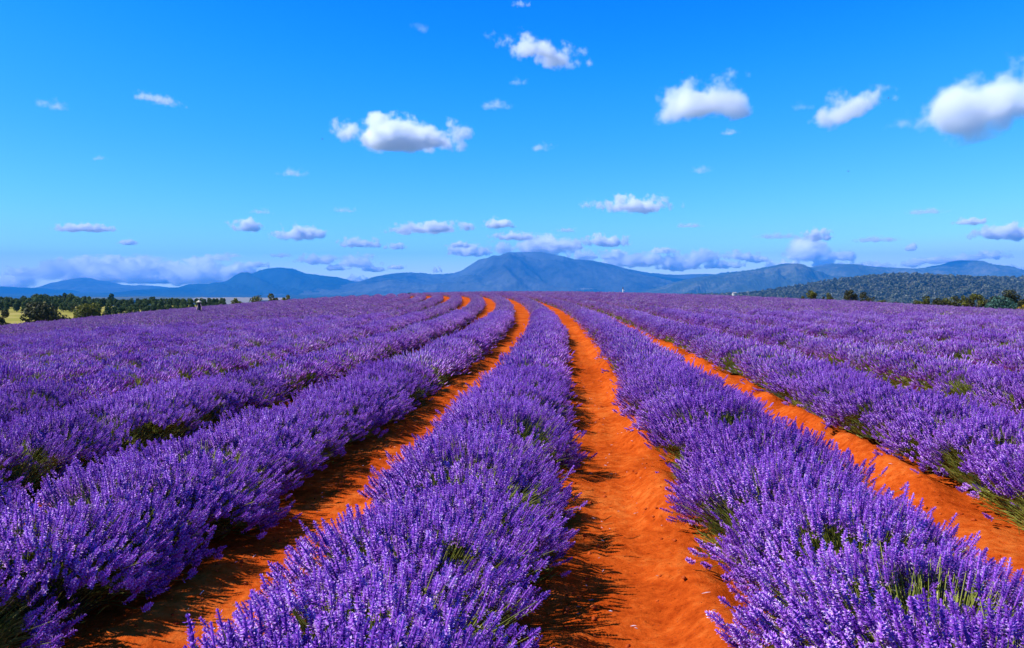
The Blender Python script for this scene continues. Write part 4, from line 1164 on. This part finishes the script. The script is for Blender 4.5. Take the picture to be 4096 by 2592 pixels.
SMALL = [(845, 571, 100, 32, 4), (930, 579, 56, 22, 3), (745, 610, 110, 32, 4), (845, 614, 110, 46, 4.5), (835, 656, 70, 24, 4), (935, 628, 46, 18, 3.5), (1023, 634, 34, 22, 3.5), (660, 600, 70, 18, 2.5),
         (1500, 612, 220, 48, 4.5), (1645, 607, 105, 48, 5), (1745, 602, 90, 32, 4), (1985, 604, 70, 34, 4), (2060, 563, 100, 22, 2.2), (2145, 580, 40, 32, 4), (2145, 618, 46, 30, 5),
         (2285, 521, 66, 22, 2.6), (2260, 608, 80, 26, 3), (470, 616, 80, 30, 4), (540, 600, 60, 18, 2.5), (350, 610, 90, 20, 2.5), (1385, 632, 60, 22, 4), (2385, 632, 60, 22, 3.5), (1330, 540, 60, 20, 2), (150, 625, 110, 26, 3),
         (210, 618, 120, 34, 5), (265, 612, 90, 30, 6), (330, 620, 100, 36, 6), (385, 628, 100, 34, 5), (440, 640, 110, 40, 6), (560, 638, 110, 40, 6), (595, 622, 70, 24, 4), (240, 650, 150, 36, 5),
         (375, 655, 150, 36, 5), (120, 640, 80, 26, 4), (55, 640, 70, 30, 5), (505, 606, 70, 22, 4), (790, 630, 60, 20, 4), (880, 632, 60, 22, 4), (1080, 575, 60, 20, 3), (1210, 555, 110, 26, 3.5), (1330, 575, 90, 34, 5),
         (1375, 600, 90, 34, 5), (1445, 600, 90, 32, 5), (1560, 590, 70, 22, 3.5), (1600, 625, 110, 34, 5), (1700, 622, 90, 30, 5), (1780, 610, 60, 22, 4), (1850, 625, 80, 36, 6), (1950, 622, 90, 36, 5), (2050, 625, 90, 26, 4), (2200, 612, 80, 24, 4), (2330, 600, 70, 24, 4)]
for cx, cy, wd, ht, th in SMALL:
    cloud(cx, cy, wd, ht, th, 'small low cloud among the puffs strung along the horizon', group='small clouds along the horizon')
WISP = [(1165, 246, 76, 34, 1.2), (1221, 191, 44, 30, 1.2), (1270, 345, 70, 34, 1.0), (688, 405, 80, 28, 1.0), (1645, 400, 60, 28, .9), (985, 66, 50, 38, .7), (1226, 8, 48, 22, 1.2), (812, 493, 62, 22, 1.6), (613, 497, 56, 22, 1.3),
        (2128, 287, 70, 46, .9), (1713, 311, 56, 24, 1.0), (1890, 250, 50, 28, .6), (2175, 497, 86, 20, 1.6), (1620, 530, 80, 18, 1.4), (232, 372, 34, 18, .8), (1825, 555, 110, 22, 1.6)]
for cx, cy, wd, ht, th in WISP:
    cloud(cx, cy, wd, ht, th, 'faint thin wisp of cloud in the blue sky', group='faint wisps of cloud')
